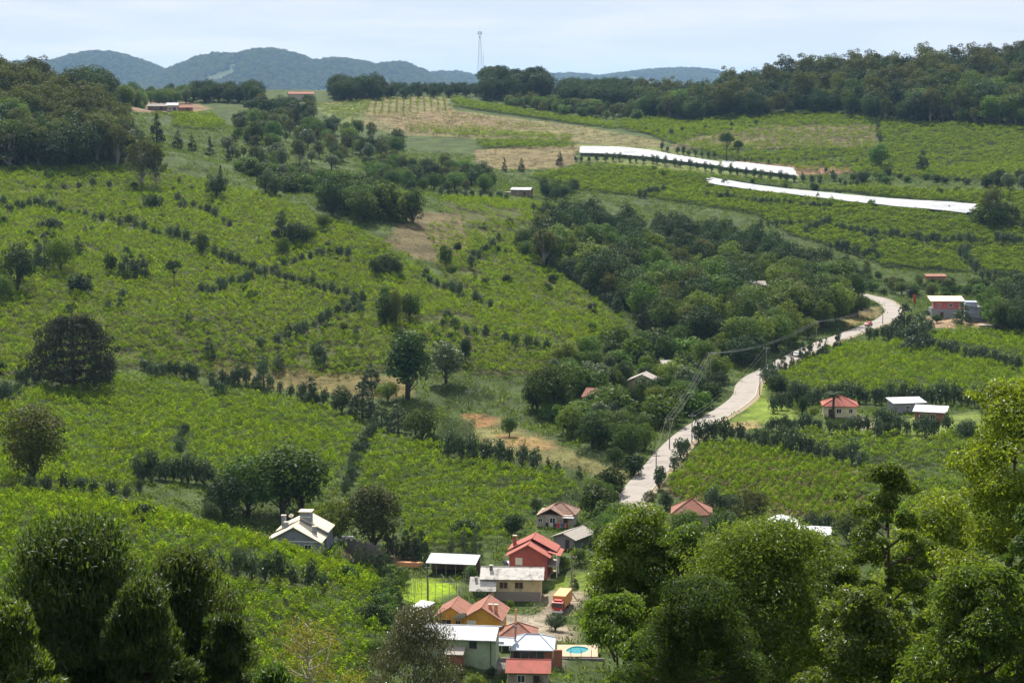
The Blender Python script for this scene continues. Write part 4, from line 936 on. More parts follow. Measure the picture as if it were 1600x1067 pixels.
rngs = np.random.default_rng(61)
for key, n, where in (('hill', 95, 'upper left hillside vineyard'), ('notch', 16, 'vineyard wedge beside the central wood'), ('upper', 26, 'broad upper right vineyard')):
    w = VW[key]; c = rngs.uniform(w.min(0), w.max(0), (n * 6, 2)); c = c[inside(w, c[:, 0], c[:, 1])]; c = c[vnoise(c[:, 0], c[:, 1], 30, 71) > .45][:n]
    for p in c:
        k = ('hedge', 'shrub', 'dark', 'plane')[int(rngs.integers(0, 4))]; s = rngs.uniform(2.4, 4.6) / SH[k]
        tag(mobj('wild_shrub', SMALL[k][int(rngs.integers(0, 9)) % len(SMALL[k])], None, (p[0], p[1], gz(p[0], p[1])), float(rngs.uniform(0, 6.28)), (s * .85, s * .85, s)), 'wild shrub growing on its own in the ' + where, 'shrub', 'wild shrubs of the ' + where)


# ------------------------------------------------------------------ woods
WOODS = [  # polygon (ground, px), spacing m, kinds, height range m, individuals, name of wood
    ([(0, 264), (95, 264), (190, 258), (212, 238), (165, 205), (112, 182), (60, 150), (0, 130)], 6.8, ['olive', 'olive', 'olive', 'broad', 'dark'], (11, 23), 110, 'wood covering the hill at the upper left'),
    ([(805, 398), (865, 350), (1000, 358), (1100, 372), (1190, 392), (1320, 440), (1342, 468), (1300, 512), (1200, 560), (1150, 580), (1060, 535), (1000, 505), (900, 440)], 7.2, ['broad', 'broad', 'dark', 'broad', 'dark', 'olive', 'lime'], (6, 17), 230, 'large wood in the middle of the valley'),
    ([(1000, 535), (1060, 560), (1150, 590), (1128, 618), (1075, 655), (1010, 705), (960, 705), (900, 690), (830, 640), (840, 600), (890, 565), (950, 550)], 6.0, ['broad', 'shrub', 'dark', 'pale', 'shrub', 'lime', 'shrub', 'broad'], (4.0, 9.5), 200, 'thicket left of the road around the hidden houses'),
    ([(1080, 192), (1290, 178), (1380, 190), (1600, 203), (1600, 108), (1450, 118), (1300, 127), (1150, 148), (1085, 168)], 8.4, ['olive', 'broad', 'dark', 'broad', 'olive'], (11, 24), 130, 'broad wood on the right-hand ridge'),
    ([(1000, 186), (1085, 192), (1092, 160), (1010, 160)], 8, ['broad', 'dark', 'olive'], (14, 20), 40, 'tongue of wood left of the right-hand ridge'),
    ([(870, 165), (1000, 172), (1010, 148), (880, 147)], 8, ['dark'], (14, 17), 40, 'dark level plantation on the skyline'),
    ([(780, 168), (900, 186), (1000, 190), (1000, 176), (900, 168), (800, 155)], 8, ['olive', 'shrub', 'olive', 'broad'], (6, 11), 60, 'scrubby copse under the skyline plantation'),
    ([(755, 158), (855, 162), (850, 144), (762, 144)], 9, ['dark', 'dark', 'umbrella'], (15, 24), 50, 'dark trees on the skyline beside the mast'),
    ([(590, 156), (755, 152), (755, 143), (590, 145)], 10, ['dark'], (8, 11), 30, 'dark hedge of trees left of the mast'),
    ([(520, 157), (592, 158), (590, 147), (525, 147)], 9, ['dark'], (13, 19), 30, 'dark skyline trees above the ploughed field'),
    ([(300, 162), (405, 162), (405, 150), (300, 150)], 9, ['dark'], (11, 14), 40, 'flat dark trees on the left skyline'),
    ([(180, 172), (300, 162), (300, 150), (200, 152)], 10, ['broad', 'lime', 'broad', 'pale'], (8, 14), 40, 'trees around the hilltop farm'),
    ([(105, 165), (165, 162), (185, 150), (110, 148)], 13, ['dark'], (16, 22), 10, 'tall dark trees on the left skyline'),
    ([(345, 246), (400, 264), (500, 270), (620, 258), (628, 228), (560, 215), (480, 192), (380, 196), (352, 215)], 12, ['olive', 'broad', 'olive', 'pale', 'dark', 'broad', 'pale'], (5, 14), 120, 'mixed wood below the hilltop farm'),
    ([(385, 196), (480, 202), (492, 182), (390, 178)], 11, ['dark', 'umbrella', 'olive'], (11, 18), 40, 'dark tall trees above the mixed wood'),
    ([(505, 335), (560, 350), (605, 342), (600, 318), (520, 312)], 7, ['dark', 'broad'], (11, 16), 30, 'dark copse left of the bamboo'),
    ([(570, 290), (640, 300), (760, 305), (772, 286), (730, 270), (600, 262)], 9.5, ['dark', 'broad', 'olive', 'broad'], (5, 12), 60, 'dark belt of trees left of the far hut'),
    ([(370, 268), (450, 302), (520, 312), (560, 292), (480, 272), (400, 254)], 7, ['pale', 'shrub', 'broad', 'shrub'], (3.5, 8), 60, 'light scrub above the middle hillside'),
    ([(840, 310), (870, 318), (900, 300), (850, 296)], 7, ['broad', 'dark'], (6, 9), 14, 'trees right of the far hut'),
    ([(1545, 520), (1600, 535), (1600, 470), (1552, 476)], 6.5, ['dark', 'broad'], (9, 13), 40, 'dark wood at the right edge behind the stepped house'),
    ([(1398, 466), (1445, 464), (1560, 472), (1600, 470), (1600, 442), (1500, 447), (1390, 440), (1360, 425), (1290, 405), (1345, 455)], 6, ['olive', 'shrub', 'broad', 'shrub', 'dark'], (3, 6.5), 70, 'scrub above the pink house and road end'),
    ([(1525, 352), (1600, 378), (1600, 345), (1545, 338)], 7, ['pale', 'broad', 'shrub', 'olive'], (6, 11), 40, 'clump at the right end of the long plastic cover'),
    ([(1535, 300), (1600, 300), (1600, 285), (1545, 285)], 8, ['dark', 'pale'], (6, 10), 16, 'clump at the right edge above the plastic cover'),
    ([(1328, 287), (1398, 289), (1395, 276), (1340, 276)], 7, ['dark', 'shrub', 'broad'], (4, 7), 26, 'bushes in the middle of the upper right vineyard'),
    ([(1400, 284), (1530, 290), (1530, 284), (1400, 278)], 7, ['shrub', 'darkshrub'], (2.5, 4), 30, 'bush line below the top right vineyard'),
    ([(905, 795), (950, 772), (985, 800), (985, 860), (945, 885), (918, 850)], 5.5, ['broad', 'dark', 'shrub'], (4, 8), 40, 'garden thicket between the old house and the road'),
    ([(640, 690), (700, 690), (760, 700), (740, 720), (690, 705)], 5, ['pale', 'shrub'], (1.5, 3), 20, 'pale scrub above the central vineyard'),
    ([(600, 905), (618, 905), (630, 960), (610, 1000), (590, 985), (598, 940)], 4.6, ['pale', 'shrub', 'dark', 'plane'], (2, 4.5), 40, 'scrub between near vineyard and small shed'),
]
for wi, (pp, sp, kinds, hr, nind, where) in enumerate(WOODS):
    w = poly_world(pp); mn, mx = w.min(0), w.max(0); rng = np.random.default_rng(500 + wi); A = (mx - mn).prod(); N0 = int(A / sp ** 2 * 3) + 20
    c = rng.uniform(mn, mx, (min(N0, 9000), 2)); c = c[inside(w, c[:, 0], c[:, 1])]; keep = np.zeros((0, 2))
    for p in c:
        if len(keep) == 0 or ((keep - p) ** 2).sum(1).min() > (sp * .82) ** 2: keep = np.vstack([keep, p])
    ok = np.ones(len(keep), bool)
    for (px_, py_, hx, hy, rot, pz) in PADS: ok &= ~((np.abs(keep[:, 0] - px_) < hx + 2.0) & (keep[:, 1] - py_ < hy + 2) & (keep[:, 1] - py_ > -hy - 1.2))
    for pl, hw in ROADS: ok &= np.sqrt(((keep[:, None] - pl[None, :, :2]) ** 2).sum(-1)).min(1) > hw + 2.2
    keep = keep[ok]; keep = keep[np.argsort(keep[:, 1])]; zz = ground(keep[:, 0], keep[:, 1]); rest = []
    for i, p in enumerate(keep):
        kd = kinds[int(rng.integers(0, len(kinds)))]; h = rng.uniform(*hr)
        if i < nind:
            if kd in ('shrub', 'darkshrub') or h < 4.5:
                key = 'dark' if kd in ('dark', 'darkshrub') else 'shrub'; s = h / 4.0
                tag(mobj('shrub', SMALL[key][int(rng.integers(0, 9)) % len(SMALL[key])], None, (p[0], p[1], zz[i]), float(rng.uniform(0, 6.28)), (s * 1.15, s * 1.15, s)), 'shrub growing in the ' + where, 'shrub', 'shrubs of the ' + where)
            else: tree(kd, p[0], p[1], h, {'olive': 'olive-green', 'broad': 'leafy green', 'dark': 'dark green', 'pale': 'pale green', 'lime': 'bright green', 'umbrella': 'umbrella-shaped', 'plane': 'conical'}[kd] + ' tree in the ' + where, {'olive': 'gum_tree', 'broad': 'broadleaf_tree', 'dark': 'evergreen_tree', 'pale': 'silvery_tree', 'lime': 'lime_tree', 'umbrella': 'umbrella_pine', 'plane': 'plane_tree'}[kd] if 'skyline' not in where else 'skyline_tree', 'trees of the ' + where, z=float(zz[i]), wf=float(rng.uniform(.85, 1.2)))
        else: rest.append((p[0], p[1], zz[i], h))
    if rest:
        r = np.array(rest); pro = [SPEC[k][0] for k in kinds[:3]]; first = [o for o in COL.objects if o.name.startswith('crown') and o.data in [q[1] for q in pro]][:3]
        scatter('wood', r[:, :3], np.repeat((r[:, 3] / 13.5)[:, None], 3, 1), first, 'farther part of the ' + where, 'wood')
    print(where, len(keep))

# ------------------------------------------------------------------ weeds and rough grass on the open ground
def mk_tuft(n, ls, w, h, mat, seed):
    rng = np.random.default_rng(seed); P = np.stack([rng.normal(0, w * .3, n), rng.normal(0, w * .3, n), rng.random(n) * h], 1)
    Vv, q = leaf_geo(P, rng.normal(0, 1, (n, 3)) + [0, 0, .5], rng.uniform(.6, 1.3, n) * ls, .35, T=rng.normal(0, .4, (n, 3)) + [0, 0, .8], rng=rng); return fast_mesh('weed', Vv, q, [MATS[mat]])


def cover(name, n, xr, yr, test, protos_spec, px0, lab, cat, smin, smax, seed):
    rng = np.random.default_rng(seed); x = rng.uniform(*xr, n); y = rng.uniform(*yr, n); m = (np.abs(x) < y * .30 + 6) & test(x, y); x, y = x[m], y[m]
    for pl, hw in ROADS:
        d = np.concatenate([np.sqrt(((np.stack([x[i:i + 20000], y[i:i + 20000]], 1)[:, None] - pl[None, ::2, :2]) ** 2).sum(-1)).min(1) for i in range(0, len(x), 20000)]); x, y = x[d > hw + 1.0], y[d > hw + 1.0]
    for (px_, py_, hx, hy, rot, pz) in PADS:
        c2, s2 = math.cos(rot), math.sin(rot); dx, dy = x - px_, y - py_; k = (np.abs(dx * c2 + dy * s2) > hx) | (np.abs(-dx * s2 + dy * c2) > hy); x, y = x[k], y[k]
    pr = []
    for i, sp in enumerate(protos_spec):
        h0 = hit(px0[0] + 9 * i, px0[1]); pr.append(tag(mobj('weed', mk_tuft(*sp, seed + i), None, (h0[0], h0[1], gz(h0[0], h0[1]))), 'tuft of ' + lab, cat, kind='stuff'))
    s = rng.uniform(smin, smax, len(x)); scatter(name, np.stack([x, y, ground(x, y)], 1), np.stack([s, s, s], 1), pr, lab, cat)


def open_ground(x, y):
    m = np.ones(len(x), bool)
    for k, w in VW.items(): m &= ~inside(w, x, y)
    for w, c in FW: m &= ~inside(w, x, y)
    nz = vnoise(x, y, 11, 31) * .6 + vnoise(x, y, 4, 32) * .4; return m & (nz > .34)


def dry_ground(x, y):
    m = np.zeros(len(x), bool)
    for w, c in FW:
        if c[0] > c[1] * .95 and c[0] < .30 : m |= inside(w, x, y)
    return m & (vnoise(x, y, 5, 33) > .4)


def pale_patch(x, y):
    m = np.zeros(len(x), bool)
    for pp in ([(345, 552), (385, 545), (400, 562), (380, 575), (335, 572)], [(700, 600), (760, 605), (775, 625), (720, 640), (690, 625)], [(690, 655), (740, 660), (735, 700), (680, 690)], [(835, 755), (900, 745), (925, 790), (880, 800)], [(560, 395), (600, 388), (600, 400), (560, 405)], [(510, 575), (545, 560), (560, 570), (520, 582)], [(900, 700), (970, 720), (970, 735), (900, 715)]):
        m |= inside(poly_world(pp, 3), x, y)
    return m


cover('rough_grass', 150000, (-330, 330), (225, 1150), open_ground, [(12, .55, 1.6, .7, 'leaf_grass'), (12, .6, 1.8, .9, 'leaf_broad'), (14, .5, 1.6, .6, 'leaf_grass'), (12, .6, 1.8, .8, 'leaf_lime')], (790, 745), 'rough green grass and weeds between the plots', 'grass', .6, 1.7, 41)
cover('dry_grass', 60000, (-200, 330), (400, 1450), dry_ground, [(10, .5, 1.4, .6, 'leaf_dry'), (10, .5, 1.5, .6, 'leaf_grass')], (805, 690), 'dry straw-coloured grass on the bare banks', 'dry grass', .6, 1.4, 42)
cover('pale_thicket', 90000, (-200, 60), (380, 760), pale_patch, [(16, .5, 1.7, 1.2, 'leaf_pale'), (14, .5, 1.6, 1.4, 'leaf_pale'), (14, .4, 1.6, 1.0, 'leaf_plane')], (725, 668), 'pale grey-green brambles in patches on the slope', 'brambles', .7, 1.3, 43)

# woods on the blue hills far behind
rng = np.random.default_rng(77); x = rng.uniform(-4200, 4200, 200000); y = rng.uniform(7600, 12800, 200000); hz = far_hills(x, y)
m = (hz > 22) & (np.abs(x) < y * .3) & (vnoise(x, y, 260, 8) * .6 + vnoise(x, y, 90, 10) * .4 + hz / 900 > .40); x, y = x[m][:60000], y[m][:60000]
ii = np.clip(np.searchsorted(xs, x), 1, nx - 1); jj = np.clip(np.searchsorted(ys, y), 1, ny - 1)
tx = (x - xs[ii - 1]) / (xs[ii] - xs[ii - 1]); ty = (y - ys[jj - 1]) / (ys[jj] - ys[jj - 1])
zf = (Z[jj - 1, ii - 1] * (1 - tx) + Z[jj - 1, ii] * tx) * (1 - ty) + (Z[jj, ii - 1] * (1 - tx) + Z[jj, ii] * tx) * ty
fc = [o for o in COL.objects if o.name.startswith('crown') and o.data in (SPEC['broad'][0][1], SPEC['dark'][0][1], SPEC['olive'][0][1])]
fcs = []; [fcs.append(o) for o in fc if o.data not in [q.data for q in fcs]]
sf = rng.uniform(1.0, 1.9, len(x)); scatter('wood', np.stack([x, y, zf - 2], 1), np.stack([sf * 1.3, sf * 1.3, sf], 1), fcs, 'distant hazy wood covering the blue hills on the horizon', 'wood')

# ------------------------------------------------------------------ haze
mb = MB(); mb.box(-11500, 11500, -900, 31000, Z.min() - 1.5, float(Z.max()) + 60); m, nt, N, L, o_ = newmat('haze')
pv = N('ShaderNodeVolumePrincipled'); pv.inputs['Color'].default_value = (.38, .64, 1, 1); pv.inputs['Density'].default_value = HAZE_D; pv.inputs['Anisotropy'].default_value = .25; L(pv.outputs[0], o_.inputs['Volume'])
tag(mb.build('haze', m), 'thin blue haze filling the valley air', 'haze', kind='stuff')

# ------------------------------------------------------------------ buildings
S_ = surf
S_('wall_grey', (.22, .24, .28), .9, .1, 1, dirt=(.16,.17,.19), dscale=.7); S_('wall_red', (.34, .085, .07), .85, .1, 1, dirt=(.24,.07,.06), dscale=.7); S_('wall_beige', (.62, .50, .30), .9, .08, 1, dirt=(.45,.36,.22), dscale=.7); S_('wall_base', (.27, .24, .21), .95, .2, 1.5)
S_('wall_orange', (.62, .31, .05), .9, .1, 1, dirt=(.45,.23,.05), dscale=.7); S_('wall_green', (.33, .40, .27), .9, .08, 1, dirt=(.24,.28,.19), dscale=.7); S_('wall_cream', (.62, .55, .36), .9, .1, 1, dirt=(.46,.4,.27), dscale=.7); S_('wall_old', (.42, .36, .29), .95, .25, 1.2, dirt=(.24, .2, .16))
S_('wall_brick', (.30, .12, .075), .9, .3, 4); S_('wall_wood', (.20, .15, .11), .9, .3, 3); S_('wall_pink', (.50, .13, .13), .9, .12, 1, dirt=(.36,.1,.1), dscale=.7); S_('wall_block', (.26, .26, .27), .95, .15, 2); S_('wall_blue', (.33, .36, .44), .9, .1, 1)
S_('roof_cream', (.66, .57, .43), .85, .1, 1, wave=('X', 2.2)); S_('roof_red', (.36, .10, .075), .8, .2, 2, dirt=(.26, .08, .06), wave=('X', 2.0)); S_('roof_tile', (.30, .13, .09), .9, .35, 3, dirt=(.17, .10, .08), dscale=.9, wave=('X', 2.0))
S_('roof_old', (.27, .16, .12), .9, .4, 3, dirt=(.13, .10, .085), dscale=1.0, wave=('X', 2.0)); S_('roof_white', (.54, .56, .60), .6, .12, .8, .25, dirt=(.38, .37, .355), dscale=.4, wave=('X', 2.4)); S_('roof_weathered', (.52, .50, .47), .85, .2, 3, dirt=(.20, .18, .165), dscale=.8, wave=('X', 2.4))
S_('roof_metal', (.52, .57, .66), .45, .08, 1, .5, wave=('X', 2.2)); S_('roof_fibre', (.33, .30, .27), .9, .15, 2, wave=('X', 2.0)); S_('white_paint', (.75, .74, .70), .7, .05); S_('dark_wood', (.07, .045, .035), .7, .2); S_('glass_dark', (.03, .035, .045), .15, .1, spec=.6)
S_('concrete', (.40, .37, .32), .9, .15, 1); S_('concrete_dark', (.17, .155, .145), .95, .2, 1); S_('metal_grey', (.35, .36, .38), .5, .1, spec=.5, metal=.6); S_('shutter', (.66, .62, .55), .8, .1); S_('terracotta', (.55, .28, .14), .85, .15)
S_('plastic_sheet', (.47, .48, .50), .85, .24, .25, .1, dirt=(.36, .375, .4), dscale=.12); S_('pole_wood', (.22, .20, .18), .9, .2); S_('cable', (.30, .30, .31), .4, .05, spec=.5); S_('truck_red', (.45, .035, .035), .4, .1, spec=.5); S_('truck_orange', (.66, .30, .10), .6, .08); S_('tyre', (.02, .02, .02), .9, .1)
S_('car_red', (.5, .02, .02), .3, .05, spec=.6); S_('car_white', (.75, .75, .74), .3, .05, spec=.6); S_('car_dark', (.05, .055, .065), .3, .05, spec=.6); S_('lamp_glass', (.75, .72, .62), .2, .05, spec=.6); S_('deck', (.40, .31, .215), .85, .12, 1.5); S_('pool_tile', (.10, .50, .56), .4, .15, 2)
M = MATS


def mk_water():
    m, nt, N, L, o = newmat('pool_water'); p = N('ShaderNodeBsdfPrincipled'); p.inputs['Base Color'].default_value = (.05, .55, .62, 1); p.inputs['Roughness'].default_value = .08; p.inputs['Transmission Weight'].default_value = .6; p.inputs['IOR'].default_value = 1.33
    tc = N('ShaderNodeTexCoord'); n = N('ShaderNodeTexNoise'); n.inputs['Scale'].default_value = 2.5; L(tc.outputs['Object'], n.inputs['Vector']); b = N('ShaderNodeBump'); b.inputs['Strength'].default_value = .25; L(n.outputs['Fac'], b.inputs['Height']); L(b.outputs[0], p.inputs['Normal']); L(p.outputs[0], o.inputs[0])


mk_water()


def root(key, name, label, cat='house', off=(0, 0, 0)):
    x, y, z, r = SITE[key]; return tag(empty(name, (x + off[0], y + off[1], z + off[2]), r), label, cat)


def walls(p, x0, x1, y0, y1, h, mat, rise=0, ridge=None, z0=-.6, name='wall'):
    mb = MB()
    if rise and ridge == 'y':
        c = (x0 + x1) / 2; mb.prism([(x0, y0, z0), (x1, y0, z0), (x1, y0, h), (c, y0, h + rise), (x0, y0, h)], (0, y1 - y0, 0))
    elif rise and ridge == 'x':
        c = (y0 + y1) / 2; mb.prism([(x0, y0, z0), (x0, y0, h), (x0, c, h + rise), (x0, y1, h), (x0, y1, z0)], (x1 - x0, 0, 0))
    else: mb.box(x0, x1, y0, y1, z0, h)
    return mb.build(name, M[mat], p)


def slab(mb, q, t=.14):
    q = [Vector(v) for v in q]; n = (q[1] - q[0]).cross(q[2] - q[0]).normalized(); n = n if n.z > 0 else -n; mb.prism([v + n * .02 for v in q], n * t)


def roof_gable(p, x0, x1, y0, y1, h, rise, mat, ridge='x', o=.5, name='roof', t=.14):
    mb = MB()
    if ridge == 'x':
        c = (y0 + y1) / 2; k = rise / (c - y0); x0, x1 = x0 - o, x1 + o
        slab(mb, [(x0, y0 - o, h - k * o), (x1, y0 - o, h - k * o), (x1, c, h + rise), (x0, c, h + rise)], t); slab(mb, [(x0, c + .001, h + rise), (x1, c + .001, h + rise), (x1, y1 + o, h - k * o), (x0, y1 + o, h - k * o)], t)
        cap = MB().tube([(x0, c, h + rise + t), (x1, c, h + rise + t)], .12, 6)
    else:
        c = (x0 + x1) / 2; k = rise / (c - x0); y0, y1 = y0 - o, y1 + o
        slab(mb, [(x0 - o, y0, h - k * o), (c, y0, h + rise), (c, y1, h + rise), (x0 - o, y1, h - k * o)], t); slab(mb, [(c + .001, y0, h + rise), (x1 + o, y0, h - k * o), (x1 + o, y1, h - k * o), (c + .001, y1, h + rise)], t)
        cap = MB().tube([(c, y0, h + rise + t), (c, y1, h + rise + t)], .12, 6)
    r = mb.build(name, M[mat], p); cap.build('ridge_cap', M[mat], r); return r


def roof_hip(p, x0, x1, y0, y1, h, rise, mat, o=.5, rl=None, name='roof'):
    x0, x1, y0, y1 = x0 - o, x1 + o, y0 - o, y1 + o; cx, cy2 = (x0 + x1) / 2, (y0 + y1) / 2; rl = max(.02, (x1 - x0) - (y1 - y0)) if rl is None else rl
    a, b = (cx - rl / 2, cy2, h + rise), (cx + rl / 2, cy2, h + rise); c = [(x0, y0, h), (x1, y0, h), (x1, y1, h), (x0, y1, h)]
    mb = MB(); mb.add(c + [a, b], [(0, 1, 5, 4), (1, 2, 5), (2, 3, 4, 5), (3, 0, 4)]); mb.add([(v[0], v[1], h - .15) for v in c] + c, [(0, 3, 2, 1), (0, 1, 5, 4), (1, 2, 6, 5), (2, 3, 7, 6), (3, 0, 4, 7)])
    r = mb.build(name, M[mat], p)
    for u, v in ((0, a), (3, a), (1, b), (2, b)): MB().tube([Vector(c[u]) + Vector((0, 0, .03)), Vector(v) + Vector((0, 0, .05))], .1, 5).build('hip_cap', M[mat], r)
    MB().tube([Vector(a) + Vector((0, 0, .05)), Vector(b) + Vector((.02, 0, .05))], .11, 5).build('ridge_cap', M[mat], r); return r


def roof_shed(p, x0, x1, y0, y1, h0, h1, mat, o=.4, name='roof', t=.12):
    mb = MB(); k = (h1 - h0) / (y1 - y0); slab(mb, [(x0 - o, y0 - o, h0 - k * o), (x1 + o, y0 - o, h0 - k * o), (x1 + o, y1 + o, h1 + k * o), (x0 - o, y1 + o, h1 + k * o)], t); return mb.build(name, M[mat], p)


def window(p, u, z, w, h, y, frame='white_paint', pane='glass_dark', side=0, x=None, name='window', sill=True):   # side 0: front at y; 1: right wall at x
    mb, gp, sl = MB(), MB(), MB(); f = .09
    for a0, a1, b0, b1 in ((-w / 2 - f, w / 2 + f, -f, 0), (-w / 2 - f, w / 2 + f, h, h + f), (-w / 2 - f, -w / 2, 0, h), (w / 2, w / 2 + f, 0, h), (-.03, .03, 0, h)):
        mb.box(u + a0, u + a1, y - .06, y + .02, z + b0, z + b1) if side == 0 else mb.box(x - .02, x + .06, u + a0, u + a1, z + b0, z + b1)
    gp.box(u - w / 2, u + w / 2, y - .03, y + .02, z, z + h) if side == 0 else gp.box(x - .02, x + .03, u - w / 2, u + w / 2, z, z + h)
    o = mb.build(name, M[frame], p); gp.build('pane', M[pane], o)
    if sill and side == 0: sl.box(u - w / 2 - .15, u + w / 2 + .15, y - .14, y - .005, z - f - .07, z - f - .003).build('sill', M['concrete'], o)
    return o


def door(p, u, w, h, y, mat='dark_wood', z=0.):
    o = MB().box(u - w / 2, u + w / 2, y - .05, y + .02, z, z + h).build('door', M[mat], p); MB().box(u + w / 2 - .14, u + w / 2 - .06, y - .1, y - .052, z + 1, z + 1.14).build('handle', M['metal_grey'], o); return o


def chimney(p, x, y, z0, z1, s=.5, mat='wall_red', cap=True):
    o = MB().box(x - s / 2, x + s / 2, y - s / 2, y + s / 2, z0, z1).build('chimney', M[mat], p)
    if cap: MB().box(x - s / 2 - .1, x + s / 2 + .1, y - s / 2 - .1, y + s / 2 + .1, z1 + .005, z1 + .12).build('chimney_cap', M['concrete'], o)
    return o


def post(p, x, y, z0, z1, r=.08, mat='pole_wood', name='post'): return MB().tube([(x, y, z0), (x, y, z1)], r, 6).build(name, M[mat], p)


def dish(label, loc, r, tiltx, rz, mat='metal_grey'):
    e = tag(empty('satellite_dish', loc, rz), label, 'satellite dish'); mb = MB(); ring, seg = 5, 18; vv = [(0, 0, 0)]
    for i in range(1, ring + 1):
        for k in range(seg): a = 6.283 * k / seg; q = r * i / ring; vv.append((q * math.cos(a), q * math.sin(a), .32 * q * q / r))
    ff = [(0, 1 + k, 1 + (k + 1) % seg) for k in range(seg)] + [(1 + (i - 1) * seg + k, 1 + i * seg + k, 1 + i * seg + (k + 1) % seg, 1 + (i - 1) * seg + (k + 1) % seg) for i in range(1, ring) for k in range(seg)]
    mb.add(vv, ff); b = mb.build('reflector', M[mat], e); b.rotation_euler = (tiltx, 0, 0); b.location = (0, 0, r * .8 + .3)
    MB().tube([(0, 0, 0), (0, 0, r * .8 + .3)], .05, 6).build('mast', M['metal_grey'], e)
    f = MB().tube([(0, 0, .05), (0, 0, r * .9)], .03, 5).box(-.08, .08, -.08, .08, r * .9, r * .9 + .2).build('feed_horn', M['metal_grey'], e); f.rotation_euler = (tiltx, 0, 0); f.location = (0, 0, r * .8 + .3)


# grey gabled house in the grove
h = root('grey_house', 'gabled_house', 'grey house with cream offset gable roofs and several chimneys in the left grove')
walls(h, -5, 4.6, -6, -1, 2.7, 'wall_grey', 2.6, 'y'); roof_gable(h, -5, 4.6, -6, -1, 2.7, 2.6, 'roof_cream', 'y', .5)
walls(h, -4.4, 5.0, -.7, 5, 3.4, 'wall_grey', 2.4, 'y'); rf = roof_gable(h, -4.4, 5.0, -.7, 5, 3.4, 2.4, 'roof_cream', 'y', .35)
MB().box(-.1, 2.0, -1.0, 1.0, 5.0, 7.1).build('water_tower', M['wall_grey'], h); MB().box(-.35, 2.25, -1.25, 1.25, 7.1, 7.28).build('tower_roof', M['roof_cream'], h); MB().box(-.16, 2.06, -1.06, -1.01, 6.2, 6.3).build('tower_band', M['white_paint'], h)
for cx, cy2, z in ((-2.6, -1.4, 5.2), (-3.6, .8, 6.0), (3.2, -3.2, 4.9)): chimney(rf, cx, cy2, 2.5, z, .75, 'wall_grey')
MB().box(-5.02, 4.62, -6.05, -6.0, 2.55, 2.72).build('string_course', M['white_paint'], h); window(h, 2.5, 1.0, 1.2, 1.0, -6.0); window(h, -1.5, 1.0, 1.2, 1.0, -6.0)
for k, (px, py) in enumerate([(458, 806), (446, 812)]):
    pass
gx0, gy0, gz0, _r = SITE['grey_house']
dish('small satellite dish on the front ridge of the grey house', (gx0 - 2.0, gy0 + .6, gz0 + 5.3), .5, -1.0, .3, 'white_paint')
w0 = hit(545, 868); w1 = hit(590, 885); e = tag(empty('garden_wall', (w0[0], w0[1], gz(w0[0], w0[1])), math.atan2(w1[1] - w0[1], w1[0] - w0[0])), 'dark stone garden wall right of the grey gabled house', 'wall'); Lw = float(np.hypot(*(w1 - w0)[:2]))
for k in range(5): MB().box(Lw * k / 5, Lw * (k + 1) / 5 - .03, -.15, .15, -1.5, 1.5 + .1 * (k % 2)).build('wall_panel', M['concrete_dark'], e)
for k in range(6): MB().box(Lw * k / 5 - .2, Lw * k / 5 + .2, -.22, .22, -1.5, 1.9).build('pillar', M['concrete_dark'], e)
e = tag(empty('carport', tuple(hit(522, 860)), -.1), 'low pale flat-roofed carport between the grey house and the dark tree', 'carport'); MB().box(-2.5, 3.5, -1.5, 2.5, 2.3, 2.45).build('roof', M['roof_white'], e)
for a, b in ((-2.3, -1.3), (3.3, -1.3), (-2.3, 2.3), (3.3, 2.3)): post(e, a, b, -.3, 2.3)

# red house
h = root('red_house', 'red_house', 'red gabled two-storey house with salmon tile roof and side porch')
walls(h, -3.6, 3.6, -3.8, 3.8, 4.5, 'wall_red', 2.0, 'y'); rf = roof_gable(h, -3.6, 3.6, -3.8, -.6, 4.5, 2.0, 'roof_red', 'y', .65); rf2 = roof_gable(h, -3.75, 4.4, -.2, 3.8, 4.85, 2.1, 'roof_red', 'y', .6)
MB().box(-3.62, 3.62, -3.83, -3.78, -.4, 1.0).build('plinth', M['wall_brick'], h); window(h, -1.75, 2.75, 1.15, 1.15, -3.8, 'shutter', 'shutter'); chimney(rf2, -3.3, 1.2, 3.8, 7.0, .6, 'wall_red')
MB().box(3.61, 5.4, -2.5, 3.2, 2.1, 2.3).build('balcony', M['concrete'], h)
for y in (-2.3, .3, 3.0): post(h, 5.25, y, -.3, 4.4, .09, 'white_paint')
slm = MB(); slab(slm, [(3.5, -2.2, 4.75), (5.9, -2.2, 4.05), (5.9, 3.6, 4.05), (3.5, 3.6, 4.75)]); slm.build('porch_roof', M['roof_red'], h)
for y in (-1.6, 1.0): window(h, y, 1.0, 1.0, 1.2, 0, 'dark_wood', side=1, x=3.6)
MB().box(3.6, 6.4, -4.2, 3.4, -.35, .06).build('porch_floor', M['deck'], h)
for z in (2.65, 3.05): MB().tube([(5.3, -2.4, z), (5.3, 3.1, z)], .035, 5).build('railing', M['white_paint'], h)
dish('satellite dish on a pole at the left side of the red house', (SITE['red_house'][0] - 5.0, SITE['red_house'][1] - 1, SITE['red_house'][2] + 1.2), .8, -.9, -.6)
MB().box(-4.9, -3.7, -2.5, 1.5, 1.9, 2.05).build('side_awning', M['roof_white'], h); post(h, -4.75, -2.3, -.3, 1.9); post(h, -4.75, 1.3, -.3, 1.9)

